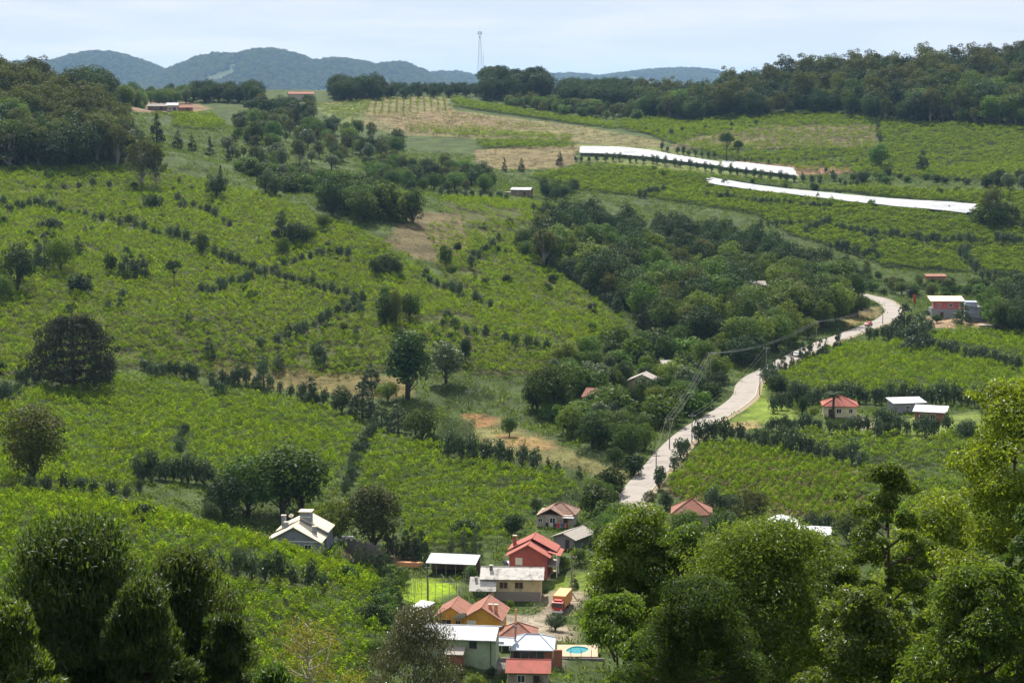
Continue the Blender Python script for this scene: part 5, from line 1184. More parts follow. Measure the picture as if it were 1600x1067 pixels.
# beige house
h = root('beige_house', 'beige_house', 'beige long house with weathered grey corrugated roof and dark shutters')
walls(h, -4.4, 6.2, -2, 4, 4.2, 'wall_beige', 1.2, 'x'); walls(h, -2.2, 6.15, -2.04, -2.0, 1.75, 'wall_base', name='base_course'); rf = roof_gable(h, -4.4, 6.2, -2, 4, 4.2, 1.2, 'roof_weathered', 'x', .55)
walls(h, -6.3, -2.3, -4, -2.05, 2.5, 'wall_beige', name='wing_wall'); roof_shed(h, -6.3, -2.3, -4, -1.7, 2.55, 3.9, 'roof_weathered', .45, 'wing_roof')
for u in (-.6, 2.2): window(h, u, 2.35, 1.45, 1.15, -2.0, 'wall_beige', 'dark_wood')
for u in (-4.6, -3.2): window(h, u, 1.3, .75, .8, -4.0, 'wall_beige', 'glass_dark')
chimney(rf, -3.0, .2, 4.2, 6.0, .55, 'concrete_dark'); post(h, -5.6, -1.9, 3.0, 4.4, .28, 'concrete', 'vent_pipe'); door(h, -5.6, .8, 1.9, -4.0)
# white-roofed shed
h = root('white_shed', 'open_shed', 'open-sided shed with long white metal roof behind the bright lawn', 'shed'); roof_shed(h, -4.6, 4.6, -2.2, 2.2, 2.2, 2.9, 'roof_white', .25); walls(h, -4.8, 4.8, 2.2, 2.4, 2.8, 'wall_wood', name='back_wall')
for u in np.linspace(-4.7, 4.7, 6): post(h, u, -2.3, -.6, 2.3); post(h, u, 2.1, -.6, 2.9)
# orange house
h = root('orange_house', 'orange_house', 'orange house with two red tiled gables beside the yard')
walls(h, -5, -.6, -2.6, 3.4, 2.7, 'wall_orange', 1.3, 'y'); walls(h, -.6, 5, -3.5, 3.5, 2.7, 'wall_orange', 1.7, 'y'); roof_gable(h, -5, -.7, -2.6, 3.4, 2.7, 1.3, 'roof_tile', 'y', .45); rf = roof_gable(h, -.5, 5, -3.5, 3.5, 2.7, 1.7, 'roof_tile', 'y', .5)
window(h, -3.6, .9, 1.5, 1.1, -2.6, 'wall_orange'); window(h, -1.7, 1.2, .7, .7, -2.6, 'wall_orange'); window(h, .6, .9, 1.2, 1.3, -3.5, 'white_paint', 'shutter'); window(h, 3.0, .5, 1.2, 1.1, -3.5, 'white_paint'); [window(h, y, .9, .7, 1.1, 0, 'white_paint', side=1, x=5.0) for y in (-2, .2, 2.2)]
for cx in (3.3, 4.2): chimney(rf, cx, -1.8, 2.9, 4.5, .5, 'terracotta')
ox, oy, oz, _ = SITE['orange_house']; dish('large mesh satellite dish in front of the orange house gables', (ox - 1.6, oy - 4.4, oz + 1.6), 1.15, -.75, .5, 'concrete')
# small shed
h = root('small_shed', 'garden_shed', 'small upright wooden shed with white roof left of the orange house', 'shed'); walls(h, -1.1, 1.1, -1.1, 1.1, 2.5, 'wall_wood'); roof_shed(h, -1.1, 1.1, -1.1, 1.1, 2.5, 2.8, 'roof_white', .2); door(h, 0, .8, 1.9, -1.1); [MB().box(-1.1 + .44 * k, -1.08 + .44 * k, -1.14, -1.1, -.2, 2.45).build('plank', M['dark_wood'], h) for k in range(1, 5)]
# green house
h = root('green_house', 'green_house', 'pale green house with long white metal roof in the front of the village')
walls(h, -5, 5, -3.5, 3.5, 3.9, 'wall_green', .9, 'x'); roof_gable(h, -5, 5, -3.5, 3.5, 3.9, .9, 'roof_white', 'x', .5); window(h, 2.1, 2.6, .95, .95, -3.5, 'dark_wood'); window(h, -3, 2.4, 1.0, 1.0, -3.5, 'dark_wood')
MB().tube([(4.7, -3.62, 0), (4.7, -3.62, 3.85)], .06, 6).build('downpipe', M['dark_wood'], h); walls(h, 5.02, 5.5, -3.5, -3.2, 3.6, 'wall_green', name='end_pier'); [window(h, y, 2.4, .8, 1.0, 0, 'white_paint', side=1, x=5.0) for y in (-1.5, 1.2)]
roof_shed(h, -1.6, .9, -6.0, -3.56, 2.2, 2.75, 'roof_fibre', .15, 'lean_to_roof'); walls(h, -1.4, .7, -5.8, -3.56, 2.15, 'wall_brick', name='lean_to_wall')
# red pavilion, grey pavilion, porch, front red roof
h = root('red_pavilion', 'pavilion', 'open pavilion with red tiled hip roof behind the grey metal roof', 'pavilion'); roof_hip(h, -2.6, 2.6, -2.4, 2.4, 2.4, 1.7, 'roof_tile', .4, .02)
for a in (-2.4, 2.4):
    for b in (-2.2, 2.2): post(h, a, b, -.3, 2.3, .14, 'wall_old')
walls(h, -2.3, 2.3, 1.9, 2.1, 2.2, 'wall_old', name='back_wall')
h = root('grey_pavilion', 'brick_house', 'brick outbuilding with pale blue-grey metal hip roof and tall stovepipe'); roof_hip(h, -3, 3, -3, 3, 2.3, 1.5, 'roof_metal', .45, 2.2); walls(h, -3, 3, -2.9, 3, 2.28, 'wall_brick')
for k in range(5): MB().box(-2.95 + 1.2 * k, -2.8 + 1.2 * k, -2.96, -2.9, 0, 2.25).build('pilaster', M['wall_wood'], h)
for k in range(4): window(h, -2.28 + 1.2 * k, .7, .8, 1.3, -2.9, 'dark_wood')
o = MB().tube([(-2.6, -.6, 2.4), (-2.6, -.6, 5.0)], .14, 8).build('stovepipe', M['concrete_dark'], h); MB().tube([(-2.6, -.6, 5.0), (-2.6, -.6, 5.25)], [.26, .2], 8).build('cowl', M['concrete_dark'], o)
walls(h, 3.3, 4.6, -3.2, -2.9, 2.3, 'wall_brick', name='side_wall')
h = root('porch', 'porch', 'small gabled porch roof of grey metal between green and brick houses', 'porch'); roof_gable(h, -1.2, 1.2, -1.3, 1.3, 2.4, .6, 'roof_metal', 'x', .3); MB().box(-.7, .1, -1.25, -.3, 2.74, 2.78).build('solar_panel', M['glass_dark'], h).rotation_euler = (.0, 0, 0)
for a in (-1.1, 1.1): post(h, a, -1.2, -.3, 2.4); post(h, a, 1.2, -.3, 2.4)
h = root('red_roof', 'red_roofed_house', 'plain red-roofed house at the bottom edge below the brick outbuilding'); walls(h, -2.9, 2.9, -2.5, 2.5, 2.5, 'wall_old', 1.0, 'x'); roof_gable(h, -2.9, 2.9, -2.5, 2.5, 2.5, 1.0, 'roof_red', 'x', .4); window(h, -1, 1, 1, 1, -2.5); door(h, 1.2, .9, 2, -2.5)
# old tiled house, grey shed
h = root('old_house', 'old_house', 'old house with mossy brown tiled roof and washing line above the red house'); walls(h, -3.8, 3.8, -3.4, 3.4, 2.6, 'wall_old'); roof_hip(h, -2.6, 3.8, -2.0, 3.4, 2.6, 1.9, 'roof_old', .5, .6); roof_gable(h, -3.3, 1.7, -3.4, 1.2, 2.55, 1.35, 'roof_old', 'y', .4, 'front_roof'); walls(h, -3.3, 1.7, -3.42, -3.38, 2.5, 'wall_old', name='front_wall')
window(h, -.4, .8, 1.1, 1.2, -3.42); window(h, -3.0, 1.0, .8, .8, -3.42); door(h, 2.4, .9, 2.0, -3.4); MB().box(1.8, 4.2, -4.4, -3.3, 2.25, 2.38).build('awning', M['roof_white'], h); post(h, 4.1, -4.3, -.4, 2.25)
lx, ly, lz, lr = SITE['old_house']
for k, (dx, c, hh) in enumerate([(-1.5, (.03, .04, .10), 1.0), (-.6, (.6, .55, .5), .7), (.1, (.05, .05, .06), .9), (.8, (.5, .03, .05), .9), (1.6, (.06, .12, .3), .8), (2.3, (.5, .12, .06), .9)]):
    nm = ['dark blue', 'white', 'black', 'red', 'blue', 'orange'][k]; mat = S_('cloth_' + nm.replace(' ', '_'), c, .95, .15, 3); mb = MB(); mb.add([(-.3 + .1 * i, .03 * math.sin(i * 1.3), z) for i in range(7) for z in (0, hh)], [(2 * i, 2 * i + 2, 2 * i + 3, 2 * i + 1) for i in range(6)])
    o = mb.build('garment', mat, None, (lx + dx - .8, ly - 6.2 - dx * .2, lz + 1.6 - hh), -.2); o.modifiers.new('cloth', 'SOLIDIFY').thickness = .02; tag(o, nm + ' garment hanging on the washing line below the old tiled house', 'clothing')
e = tag(empty('washing_line', (lx - .4, ly - 6.3, lz), -.2), 'washing line strung below the old tiled house', 'washing line'); post(e, -2.4, 0, -.5, 1.8, .05); post(e, 2.6, 0, -.5, 1.8, .05); MB().tube([(-2.4, .05, 1.63), (2.6, .05, 1.63)], .012, 4).build('line', M['cable'], e)
h = root('grey_shed', 'grey_shed', 'grey-roofed block shed below the old tiled house', 'shed'); walls(h, -2.4, 2.4, -3.5, 3.5, 2.2, 'wall_block', .9, 'y'); roof_gable(h, -2.4, 2.4, -3.5, 3.5, 2.2, .9, 'roof_fibre', 'y', .6); door(h, .8, .9, 1.9, -3.5)

# pool
h = root('pool', 'swimming_pool', 'turquoise swimming pool in a tan tiled deck behind dark posts', 'pool'); mb = MB(); n = 24; px_ = [(1.7 * math.cos(6.283 * k / n) * (1 + .16 * math.sin(12.566 * k / n)), 2.0 * math.sin(6.283 * k / n) + .4) for k in range(n)]
ox_ = [(max(-3.2, min(3.2, a * 6)), max(-3.2, min(3.2, (b - .4) * 6))) for a, b in px_]
mb.add([(a, b, .5) for a, b in px_] + [(a, b, .5) for a, b in ox_], [(k, n + k, n + (k + 1) % n, (k + 1) % n) for k in range(n)]); mb.add([(a, b, z) for z in (.5, -.6) for a, b in ox_], [(k, n + k, n + (k + 1) % n, (k + 1) % n)[::-1] for k in range(n)]); mb.build('deck', M['deck'], h)
mb = MB(); mb.add([(a, b, z) for z in (.5, -.5) for a, b in px_], [(k, (k + 1) % n, n + (k + 1) % n, n + k) for k in range(n)] + [tuple(range(n, 2 * n))]); mb.build('basin', M['pool_tile'], h); MB().add([(a, b, .36) for a, b in px_], [tuple(range(n))]).build('water', M['pool_water'], h)
MB().box(-3.4, 4.2, -3.6, -3.25, -1.2, .3).build('retaining_wall', M['concrete_dark'], h)
for k in range(5): post(h, -2.6 + 1.6 * k, -3.1, .5, 1.6, .05, 'concrete_dark')

# right-hand houses
h = root('cream_house', 'cream_house', 'cream house with faded red hip roof behind the palm tree'); walls(h, -4.2, 4.2, -3.6, 3.6, 2.9, 'wall_cream'); roof_hip(h, -4.2, 4.2, -3.6, 3.6, 2.9, 2.2, 'roof_red', .5, .6); window(h, -.4, 1.1, 1.2, 1.1, -3.6); window(h, 2.6, 1.2, .9, 1.0, -3.6); MB().box(-4.22, 4.22, -3.64, -3.6, -.4, .25).build('plinth', M['concrete'], h); door(h, -2.6, .9, 2.1, -3.6)
h = root('long_shed', 'grey_shed', 'long grey shed with pale metal roof behind the brick house', 'shed'); walls(h, -4.3, 4.3, -2.5, 2.5, 2.4, 'wall_block'); roof_shed(h, -4.3, 4.3, -2.5, 2.5, 2.5, 3.1, 'roof_metal', .35); window(h, -.5, .9, 1, .9, -2.5); walls(h, 4.6, 9.5, -2.0, -1.8, 1.4, 'wall_old', name='yard_wall')
h = root('brick_house', 'brick_cottage', 'small brick cottage with broad cream-white sloping roof on the right'); walls(h, -3.6, 3.6, -2.7, 2.7, 2.3, 'wall_brick'); roof_shed(h, -3.6, 3.6, -2.7, 2.7, 2.4, 3.0, 'roof_white', .6); window(h, -1.8, .6, 1.2, 1.2, -2.7, 'white_paint'); window(h, .8, .6, 1.2, 1.2, -2.7, 'white_paint'); MB().box(3.35, 3.62, -2.76, -2.5, -.4, 2.3).build('corner_post', M['concrete'], h)
h = root('pink_house', 'pink_house', 'two-storey house with pink upper floor and grey base above the road'); walls(h, -5.8, 5.8, -3.4, 3.4, 3.4, 'wall_block'); walls(h, -4.4, 5.8, -3.4, 3.4, 6.2, 'wall_pink', z0=3.41, name='upper_wall'); roof_shed(h, -5.8, 5.8, -3.4, 3.4, 6.3, 7.3, 'roof_cream', .6); window(h, 1.2, 4.2, 1.4, 1.2, -3.4); window(h, -3.0, 4.2, .8, 1.0, -3.4); post(h, -5.6, -3.3, 3.4, 6.2, .12, 'white_paint'); door(h, -2, 1.2, 2.2, -3.4)
h = root('stepped_house', 'stepped_house', 'grey-blue house with stepped sloping roofs right of the pink house'); walls(h, -4.4, -.2, -2, 3, 7.0, 'wall_blue'); walls(h, -.2, 4.0, -2.6, 3, 5.2, 'wall_blue', name='lower_wall'); mb = MB(); slab(mb, [(-4.7, -3.0, 5.9), (4.6, -3.0, 4.4), (4.6, 3.3, 4.4), (-4.7, 3.3, 5.9)], .2); mb.build('roof', M['roof_white'], h); mb = MB(); slab(mb, [(-4.0, -3.4, 2.2), (3.4, -3.4, 1.0), (3.4, -2.6, 1.0), (-4.0, -2.6, 2.2)], .25); mb.build('stair_roof', M['roof_white'], h); window(h, 1.2, 2.6, .9, 1.3, -2.6); window(h, -1.6, 2.4, .6, .6, -2.0); walls(h, -4.6, 4.4, -2.9, -2.61, 1.0, 'wall_block', name='plinth')
p0 = hit(1550, 513); tag(MB().box(-4.5, 4.5, -1, 1, -.5, 1.0).box(-4.7, 4.7, -1.2, 1.2, 1.02, 1.2).build('retaining_wall', M['concrete'], None, tuple(p0), -.1), 'low pale retaining wall below the stepped grey house', 'wall')
h = root('brick_wall', 'brick_shed', 'low rusty-roofed brick shed in the vineyard above the pink house', 'shed'); walls(h, -4.2, 4.2, -2, 2, 1.9, 'wall_brick'); roof_shed(h, -4.2, 4.2, -2, 2, 1.95, 2.5, 'roof_tile', .3); door(h, 1, 1, 1.7, -2)
h = root('far_hut', 'wooden_hut', 'weathered wooden hut with white roof at the top of the brown vineyard', 'hut'); walls(h, -4.8, 4.8, -3.3, 3.3, 3.2, 'wall_wood', .8, 'x'); roof_gable(h, -4.8, 4.8, -3.3, 3.3, 3.2, .8, 'roof_white', 'x', .4); window(h, -1.5, 1.2, 1, 1, -3.3); door(h, 2, 1.2, 2.1, -3.3); walls(h, -9, -5, -2, 1.5, 2.0, 'wall_old', name='lean_to_wall')
h = root('wood_house', 'tiled_house', 'brown tiled house half hidden in the thicket left of the road'); walls(h, -5, 5, -3.4, 3.4, 2.8, 'wall_wood', 1.8, 'x'); roof_gable(h, -5, 5, -3.4, 3.4, 2.8, 1.8, 'roof_tile', 'x', .5); MB().box(-4.6, -1.2, -4.8, -3.5, 2.1, 2.3).build('awning', M['roof_white'], h); window(h, -2, 1, 1, 1, -3.4); door(h, 1.5, 1, 2, -3.4)
h = root('wood_cabin', 'grey_roofed_cabin', 'grey-roofed cabin among the trees behind the tiled house'); walls(h, -4, 4, -3, 3, 3.2, 'wall_wood', 1.8, 'y'); roof_gable(h, -4, 4, -3, 3, 3.2, 1.8, 'roof_fibre', 'y', .4); window(h, -1.5, 1, 1, 1, -3); door(h, 1.5, 1, 2, -3)
h = root('ridge_house', 'hidden_house', 'grey-roofed house deep inside the central wood'); walls(h, -4, 4, -3, 3, 5.2, 'wall_old', 1.2, 'x'); roof_gable(h, -4, 4, -3, 3, 5.2, 1.2, 'roof_fibre', 'x', .5); window(h, -1.5, 3, 1, 1, -3); door(h, 1.5, 1, 2, -3)
h = root('slope_roof', 'small_shed', 'tiny pale roofed shed in the thicket near the power line', 'shed'); walls(h, -2.3, 2.3, -1.8, 1.8, 2.5, 'wall_wood'); roof_shed(h, -2.3, 2.3, -1.8, 1.8, 2.5, 3.1, 'roof_fibre', .3); door(h, 0, .9, 1.9, -1.8)
h = root('red_hip', 'red_hip_house', 'house with dark red hip roof rising above the near trees'); walls(h, -3.8, 3.8, -3.3, 3.3, 3.0, 'wall_old'); roof_hip(h, -3.8, 3.8, -3.3, 3.3, 3.0, 2.6, 'roof_tile', .5, .4); window(h, -1.5, 1, 1.1, 1.1, -3.3); door(h, 1.5, 1, 2, -3.3)
h = root('white_barn', 'white_barn', 'white arched-roof shed behind the glossy near tree', 'shed'); walls(h, -2.9, 2.9, -2.4, 2.4, 2.4, 'wall_block'); mb = MB(); rr = [(-3.1 + 6.2 * k / 10, 2.35 + 1.1 * math.sin(math.pi * k / 10)) for k in range(11)]
mb.add([(a, y, z) for y in (-2.7, 2.7) for a, z in rr], [(k, k + 1, 12 + k, 11 + k) for k in range(10)] + [tuple(range(11)), tuple(range(21, 10, -1))]); mb.build('roof', M['roof_white'], h); door(h, 0, 1.8, 2.1, -2.4)
h = root('white_lean', 'white_roofed_barn', 'flat white-roofed barn right of the arched shed', 'shed'); walls(h, -3.3, 3.3, -1.9, 1.9, 2.4, 'wall_block'); roof_shed(h, -3.3, 3.3, -1.9, 1.9, 2.5, 3.2, 'roof_white', .4); window(h, -1, 1, 1, .9, -1.9); MB().box(-2.0, -1.1, -1.2, -.2, 3.0, 3.2).build('skylight', M['glass_dark'], h)
# hilltop farm
for k, (px, py, w, d, hh, wm, rm, lab) in enumerate([(247, 172, 13, 6, 2.6, 'wall_wood', 'roof_fibre', 'dark barn with pale roof at the hilltop farm'), (270, 174, 7, 7, 4, 'wall_old', 'roof_white', 'small white-gabled barn at the hilltop farm'), (287, 174, 12, 7, 2.5, 'wall_brick', 'roof_tile', 'brick barn with rusty roof at the hilltop farm'), (215, 164, 9, 6, 3, 'wall_old', 'roof_white', 'white-roofed shed at the left of the hilltop farm'), (262, 160, 13, 6, 2.4, 'wall_block', 'roof_fibre', 'long white-roofed barn behind the hilltop farm'), (470, 158, 18, 9, 5, 'wall_old', 'roof_tile', 'pink-roofed house on the skyline left of the ploughed field')]):
    p0 = hit(px, py); e = tag(empty('farm_building', (p0[0], p0[1], gz(p0[0], p0[1])), .1 * (k % 3)), lab, 'barn'); walls(e, -w / 2, w / 2, -d / 2, d / 2, hh, wm, 1.5, 'x'); roof_gable(e, -w / 2, w / 2, -d / 2, d / 2, hh, 1.5, rm, 'x', .5); door(e, w * .2, 2, 2.4, -d / 2); window(e, -w * .2, 1, 1.4, 1.1, -d / 2)

# ------------------------------------------------------------------ plastic covers over vine rows
def cover_field(pa, pb, pc, pd, n, label):     # corners (px) near-left, near-right, far-right, far-left; n strips across the slope
    A, B, C2, D2 = [np.array([hit(pa[i][0], pa[i][1]) for i in range(len(pa))]) if isinstance(pa[0], tuple) else hit(*pa) for pa in (pa, pb, pc, pd)]
    e = tag(empty('plastic_cover', (0, 0, 0)), label, 'plastic cover'); K = 36
    for i in range(n):
        t0, t1 = i / n, (i + .93) / n; V2 = []; jit = RNG.normal(0, .006, 2)
        for k in range(K + 1):
            s = -jit[0] + (1 + jit.sum()) * k / K
            for q in range(5):
                t = t0 + (t1 - t0) * q / 4; p = (A * (1 - s) + B * s) * (1 - t) + (D2 * (1 - s) + C2 * s) * t; V2.append((p[0], p[1], gz_fast(p[0], p[1]) + 1.9 + .32 * math.sin(math.pi * q / 4) + .06 * math.sin(k * 2.1 + i)))
        f = [(k * 5 + q, k * 5 + q + 1, k * 5 + 6 + q, k * 5 + 5 + q) for k in range(K) for q in range(4)]; me = bpy.data.meshes.new('cover_strip'); me.from_pydata(V2, [], f); me.materials.append(M['plastic_sheet']); me.polygons.foreach_set('use_smooth', [True] * len(f)); me.update(); mobj('cover_strip', me, e)
    return e


def gz_fast(x, y): return float(bil(np.array([x]), np.array([y]))[0])


cover_field((905, 244), (1010, 250), (1020, 240), (907, 234), 7, 'white plastic sheeting over vine rows at the left end of the upper strip')
cover_field((1010, 250), (1122, 264), (1125, 258), (1020, 240), 6, 'tapering white plastic sheeting in the middle of the upper strip')
cover_field((1124, 266), (1246, 280), (1240, 268), (1130, 256), 8, 'white plastic sheeting at the right end of the upper strip')
cover_field((1106, 292), (1515, 340), (1527, 325), (1112, 283), 9, 'long white plastic sheeting over vine rows across the lower right field')

# ------------------------------------------------------------------ telecom mast
b0 = at_y(750, 140, 1640); bz = gz(b0[0], 1640); topz = at_y(750, 50, 1640)[2]; Hm = topz - bz; e = tag(empty('telecom_mast', (b0[0], 1640, bz)), 'tall lattice telecom mast with antennas on the skyline', 'mast')
def leg_at(t, k): r = 2.1 * (1 - t) ** 1.2 + .55; return Vector((r * (1 if k in (0, 1) else -1), r * (1 if k in (0, 3) else -1), Hm * t))
for k in range(4): MB().tube([leg_at(i / 10, k) for i in range(11)], .13, 5).build('leg', M['metal_grey'], e)
for i in range(16):
    for k in range(4): MB().tube([leg_at(i / 16, k), leg_at((i + 1) / 16, (k + 1) % 4)], .05, 4).build('brace', M['metal_grey'], e)
for i in range(6):
    a = i * 1.047; MB().box(-.3, .3, -.2, .2, -1.4, 1.4).build('antenna', M['white_paint'], e, (1.7 * math.cos(a), 1.7 * math.sin(a), Hm - 1.2), a + 1.57); MB().tube([(.3 * math.cos(a), .3 * math.sin(a), Hm - 1.2), (1.6 * math.cos(a), 1.6 * math.sin(a), Hm - 1.2)], .08, 4).build('antenna_arm', M['metal_grey'], e)
MB().tube([(0, 0, Hm), (0, 0, Hm + 5)], .07, 5).build('lightning_rod', M['metal_grey'], e); MB().tube([(3.0, 0, -2), (3.0, 0, Hm * .62)], .12, 5).build('side_pole', M['metal_grey'], e)
MB().tube([(-.3, -.9, Hm * .9), (-.3, -1.3, Hm * .9)], .7, 12).build('microwave_dish', M['white_paint'], e)

# ------------------------------------------------------------------ utility poles and cables
POLES = {}
for key, px, py, hm, lab in [('a', 1025, 752, 6.6, 'utility pole with crossarm standing on the lower road'), ('b', 1081, 690, 7.5, 'utility pole on the kerb beside the lower vineyard corner'), ('c', 1197, 578, 7.5, 'slender utility pole beside the roadside lawn'), ('d', 1275, 540, 8.6, 'utility pole on the shaded side of the road'), ('e', 1379, 508, 6, 'short utility pole at the road bend'),
                              ('f', 1418, 478, 7.0, 'tall pole with crossarm above the road bend'), ('g', 1110, 604, 10.5, 'utility pole rising from the thicket where the cables turn'), ('h', 1046, 700, 8, 'utility pole hidden in the trees by the lower road'), ('i', 1187, 618, 6.5, 'thin pole at the edge of the roadside lawn'), ('j', 732, 640, 5.5, 'thin dark pole on the pale slope'), ('k', 430, 306, 9, 'pale pole beside the dark domed tree'), ('l', 893, 925, 7, 'lamp pole on the lawn right of the red house')]:
    p0 = hit(px, py); z0 = gz(p0[0], p0[1]); e = tag(empty('utility_pole', (p0[0], p0[1], z0)), lab, 'pole'); MB().tube([(0, 0, -.5), (0, 0, hm)], [.16, .11], 7).build('shaft', M['pole_wood'], e); MB().box(-1.0, 1.0, -.06, .06, hm - .55, hm - .4).build('crossarm', M['pole_wood'], e)
    for u in (-.85, 0.3, .85): MB().tube([(u, 0, hm - .4), (u, 0, hm - .2)], .05, 5).build('insulator', M['white_paint'], e)
    POLES[key] = Vector((p0[0], p0[1], z0 + hm - .2))


def cables(a, b, n, lab, sag, spread=.85):
    A, B = POLES[a], POLES[b]
    for i in range(n):
        o = -spread + 2 * spread * i / max(1, n - 1); pts = [A.lerp(B, t / 16) + Vector((o, 0, -sag * 4 * (t / 16) * (1 - t / 16) - .25 * (i % 2))) for t in range(17)]
        tag(MB().tube(pts, .017, 4).build('power_cable', M['cable']), lab, 'cable', 'cables ' + lab)


cables('g', 'd', 4, 'sagging power cable between the thicket pole and shaded road pole', 2.5); cables('g', 'h', 5, 'bright power cable dropping over the thicket to the lower road', 1.2, 1.1); cables('d', 'f', 3, 'power cable climbing from the shaded road to the bend', 2.5); cables('h', 'a', 2, 'power cable over the lower road', 1.0); cables('b', 'c', 2, 'thin power cable along the roadside lawn', 2.0, .5)

# ------------------------------------------------------------------ vehicles
def wheels(e, xs_, ys_, r, w):
    for x in xs_:
        for y in ys_:
            o = MB().tube([(x - w / 2, y, r), (x + w / 2, y, r)], r, 14).build('wheel', M['tyre'], e); MB().tube([(x - w / 2 - .012, y, r), (x + w / 2 + .012, y, r)], r * .55, 10).build('rim', M['metal_grey'], o)


def car(px, py, rz, paint, label, off=0.0):
    p0 = hit(px, py); k = np.argmin(((ROAD[:, :2] - p0[:2]) ** 2).sum(1)); t = ROAD[min(k + 1, len(ROAD) - 1)] - ROAD[max(k - 1, 0)]; an = math.atan2(t[1], t[0]) - math.pi / 2 + rz
    q = offs(ROAD, off)[k]; e = tag(empty('car', (q[0], q[1], ROAD[k, 2] + .06), an), label, 'car')
    prof = [(-2.05, .35), (-2.1, .75), (-1.95, .92), (-1.5, .98), (-.95, 1.42), (.55, 1.45), (1.15, 1.0), (1.95, .85), (2.1, .65), (2.08, .35)]
    mb = MB(); mb.prism([(-.84, y, z) for y, z in prof], (1.68, 0, 0)); b = mb.build('body', M[paint], e); bv = b.modifiers.new('round', 'BEVEL'); bv.width = .09; bv.segments = 3
    MB().add([(-.72, -1.56, 1.01), (.72, -1.56, 1.01), (.62, -1.02, 1.40), (-.62, -1.02, 1.40)], [(0, 1, 2, 3)]).build('rear_window', M['glass_dark'], e, (0, -.02, .02)); MB().add([(.66, .64, 1.38), (-.66, .64, 1.38), (-.74, 1.1, 1.05), (.74, 1.1, 1.05)], [(0, 1, 2, 3)]).build('windscreen', M['glass_dark'], e, (0, .03, .02))
    for s in (-1, 1):
        MB().box(s * .846 - .008, s * .846 + .008, -1.05, .6, 1.0, 1.34).build('side_window', M['glass_dark'], e); MB().box(s * .62 - .16, s * .62 + .16, -2.11, -2.06, .68, .84).build('tail_light', M['truck_red'], e); MB().box(s * .62 - .17, s * .62 + .17, 2.02, 2.12, .6, .74).build('headlight', M['lamp_glass'], e)
    wheels(e, (-.78, .78), (-1.3, 1.3), .31, .2); return e


car(1357, 510, 0, 'car_red', 'small red car driving on the upper road near the bend', -.9)
car(1238, 556, 0, 'car_white', 'white car half hidden by the roadside trees', .8)
p0 = hit(872, 958); e = tag(empty('truck', (p0[0], p0[1], gz(p0[0], p0[1])), math.radians(-14)), 'red truck with orange box body parked in the village yard', 'truck')
e.scale = (.88, .88, .88); c = MB(); c.prism([(-1.15, -1.0, .55), (-1.15, -1.05, 1.5), (-1.15, -.85, 2.45), (-1.15, .75, 2.5), (-1.15, .8, .55)], (2.3, 0, 0)); b = c.build('cab', M['truck_red'], e); bv = b.modifiers.new('round', 'BEVEL'); bv.width = .07; bv.segments = 2
MB().add([(-1.0, -1.06, 1.5), (1.0, -1.06, 1.5), (.96, -.9, 2.3), (-.96, -.9, 2.3)], [(0, 1, 2, 3)]).build('windscreen', M['glass_dark'], e, (0, -.02, 0)); MB().box(-.8, .8, -.4, .6, 2.5, 2.8).build('wind_deflector', M['truck_red'], e); MB().box(-1.2, 1.2, -1.22, -1.06, .45, .8).build('bumper', M['white_paint'], e)
for s in (-1, 1): MB().box(s * .85 - .2, s * .85 + .2, -1.1, -1.04, .9, 1.12).build('headlight', M['lamp_glass'], e); MB().box(s * 1.3 - .08, s * 1.3 + .08, -.95, -.8, 1.6, 2.1).build('mirror', M['tyre'], e); MB().box(s * 1.165 - .012, s * 1.165 + .012, -.5, .4, 1.5, 2.2).build('side_window', M['glass_dark'], e)
b = MB().box(-1.25, 1.25, 1.0, 7.4, .95, 3.35).build('cargo_box', M['truck_orange'], e); [MB().box(s * 1.27 - .02, s * 1.27 + .02, 1.0 + .9 * k, 1.08 + .9 * k, .98, 3.3).build('rib', M['truck_orange'], b) for s in (-1, 1) for k in range(8)]
MB().box(-.45, .45, -.6, 7.3, .5, .93).build('chassis', M['tyre'], e); wheels(e, (-1.0, 1.0), (-.2, 4.6, 5.8), .5, .35)

# ------------------------------------------------------------------ lawn fence, yard gate, small fittings
lx, ly, lz, lr = SITE['lawn']; e = tag(empty('lawn_fence', (lx, ly, lz), lr), 'tall thin ball fence of posts around the bright green lawn', 'fence')
for u in np.linspace(-4.3, 4.3, 8): post(e, u, -8.2, -.4, 4.2, .045, 'metal_grey')
for v in np.linspace(-6, 8.2, 7): post(e, 4.4, v, -.4, 3.2, .045, 'metal_grey'); post(e, -4.4, v, -.4, 3.2, .04, 'metal_grey')
for z in (.05, 2.1, 4.15): MB().tube([(-4.3, -8.2, z), (4.3, -8.2, z)], .022, 4).build('rail', M['metal_grey'], e)
tag(MB().tube([(0, 0, -.5), (0, 0, 7)], [.16, .12], 7).box(-.5, .5, -.1, .1, 6.7, 7.0).build('lamp_post', M['concrete_dark'], None, (lx - 1.6, ly - 8.6, lz)), 'thick dark floodlight post at the near edge of the bright lawn', 'lamp post')
a0 = hit(690, 905); a1 = hit(722, 948); e = tag(empty('stair_rail', (0, 0, 0)), 'dark railing descending beside the right edge of the bright lawn', 'railing')
for k in range(9): p = a0 + (a1 - a0) * k / 8; z = gz(p[0], p[1]); post(e, p[0], p[1], z - .3, z + 1.1, .05, 'concrete_dark')
for zz_ in (.5, 1.05): MB().tube([tuple(a0 + (a1 - a0) * k / 8)[:2] + (gz(*(a0 + (a1 - a0) * k / 8)[:2]) + zz_,) for k in range(9)], .04, 5).build('rail', M['concrete_dark'], e)
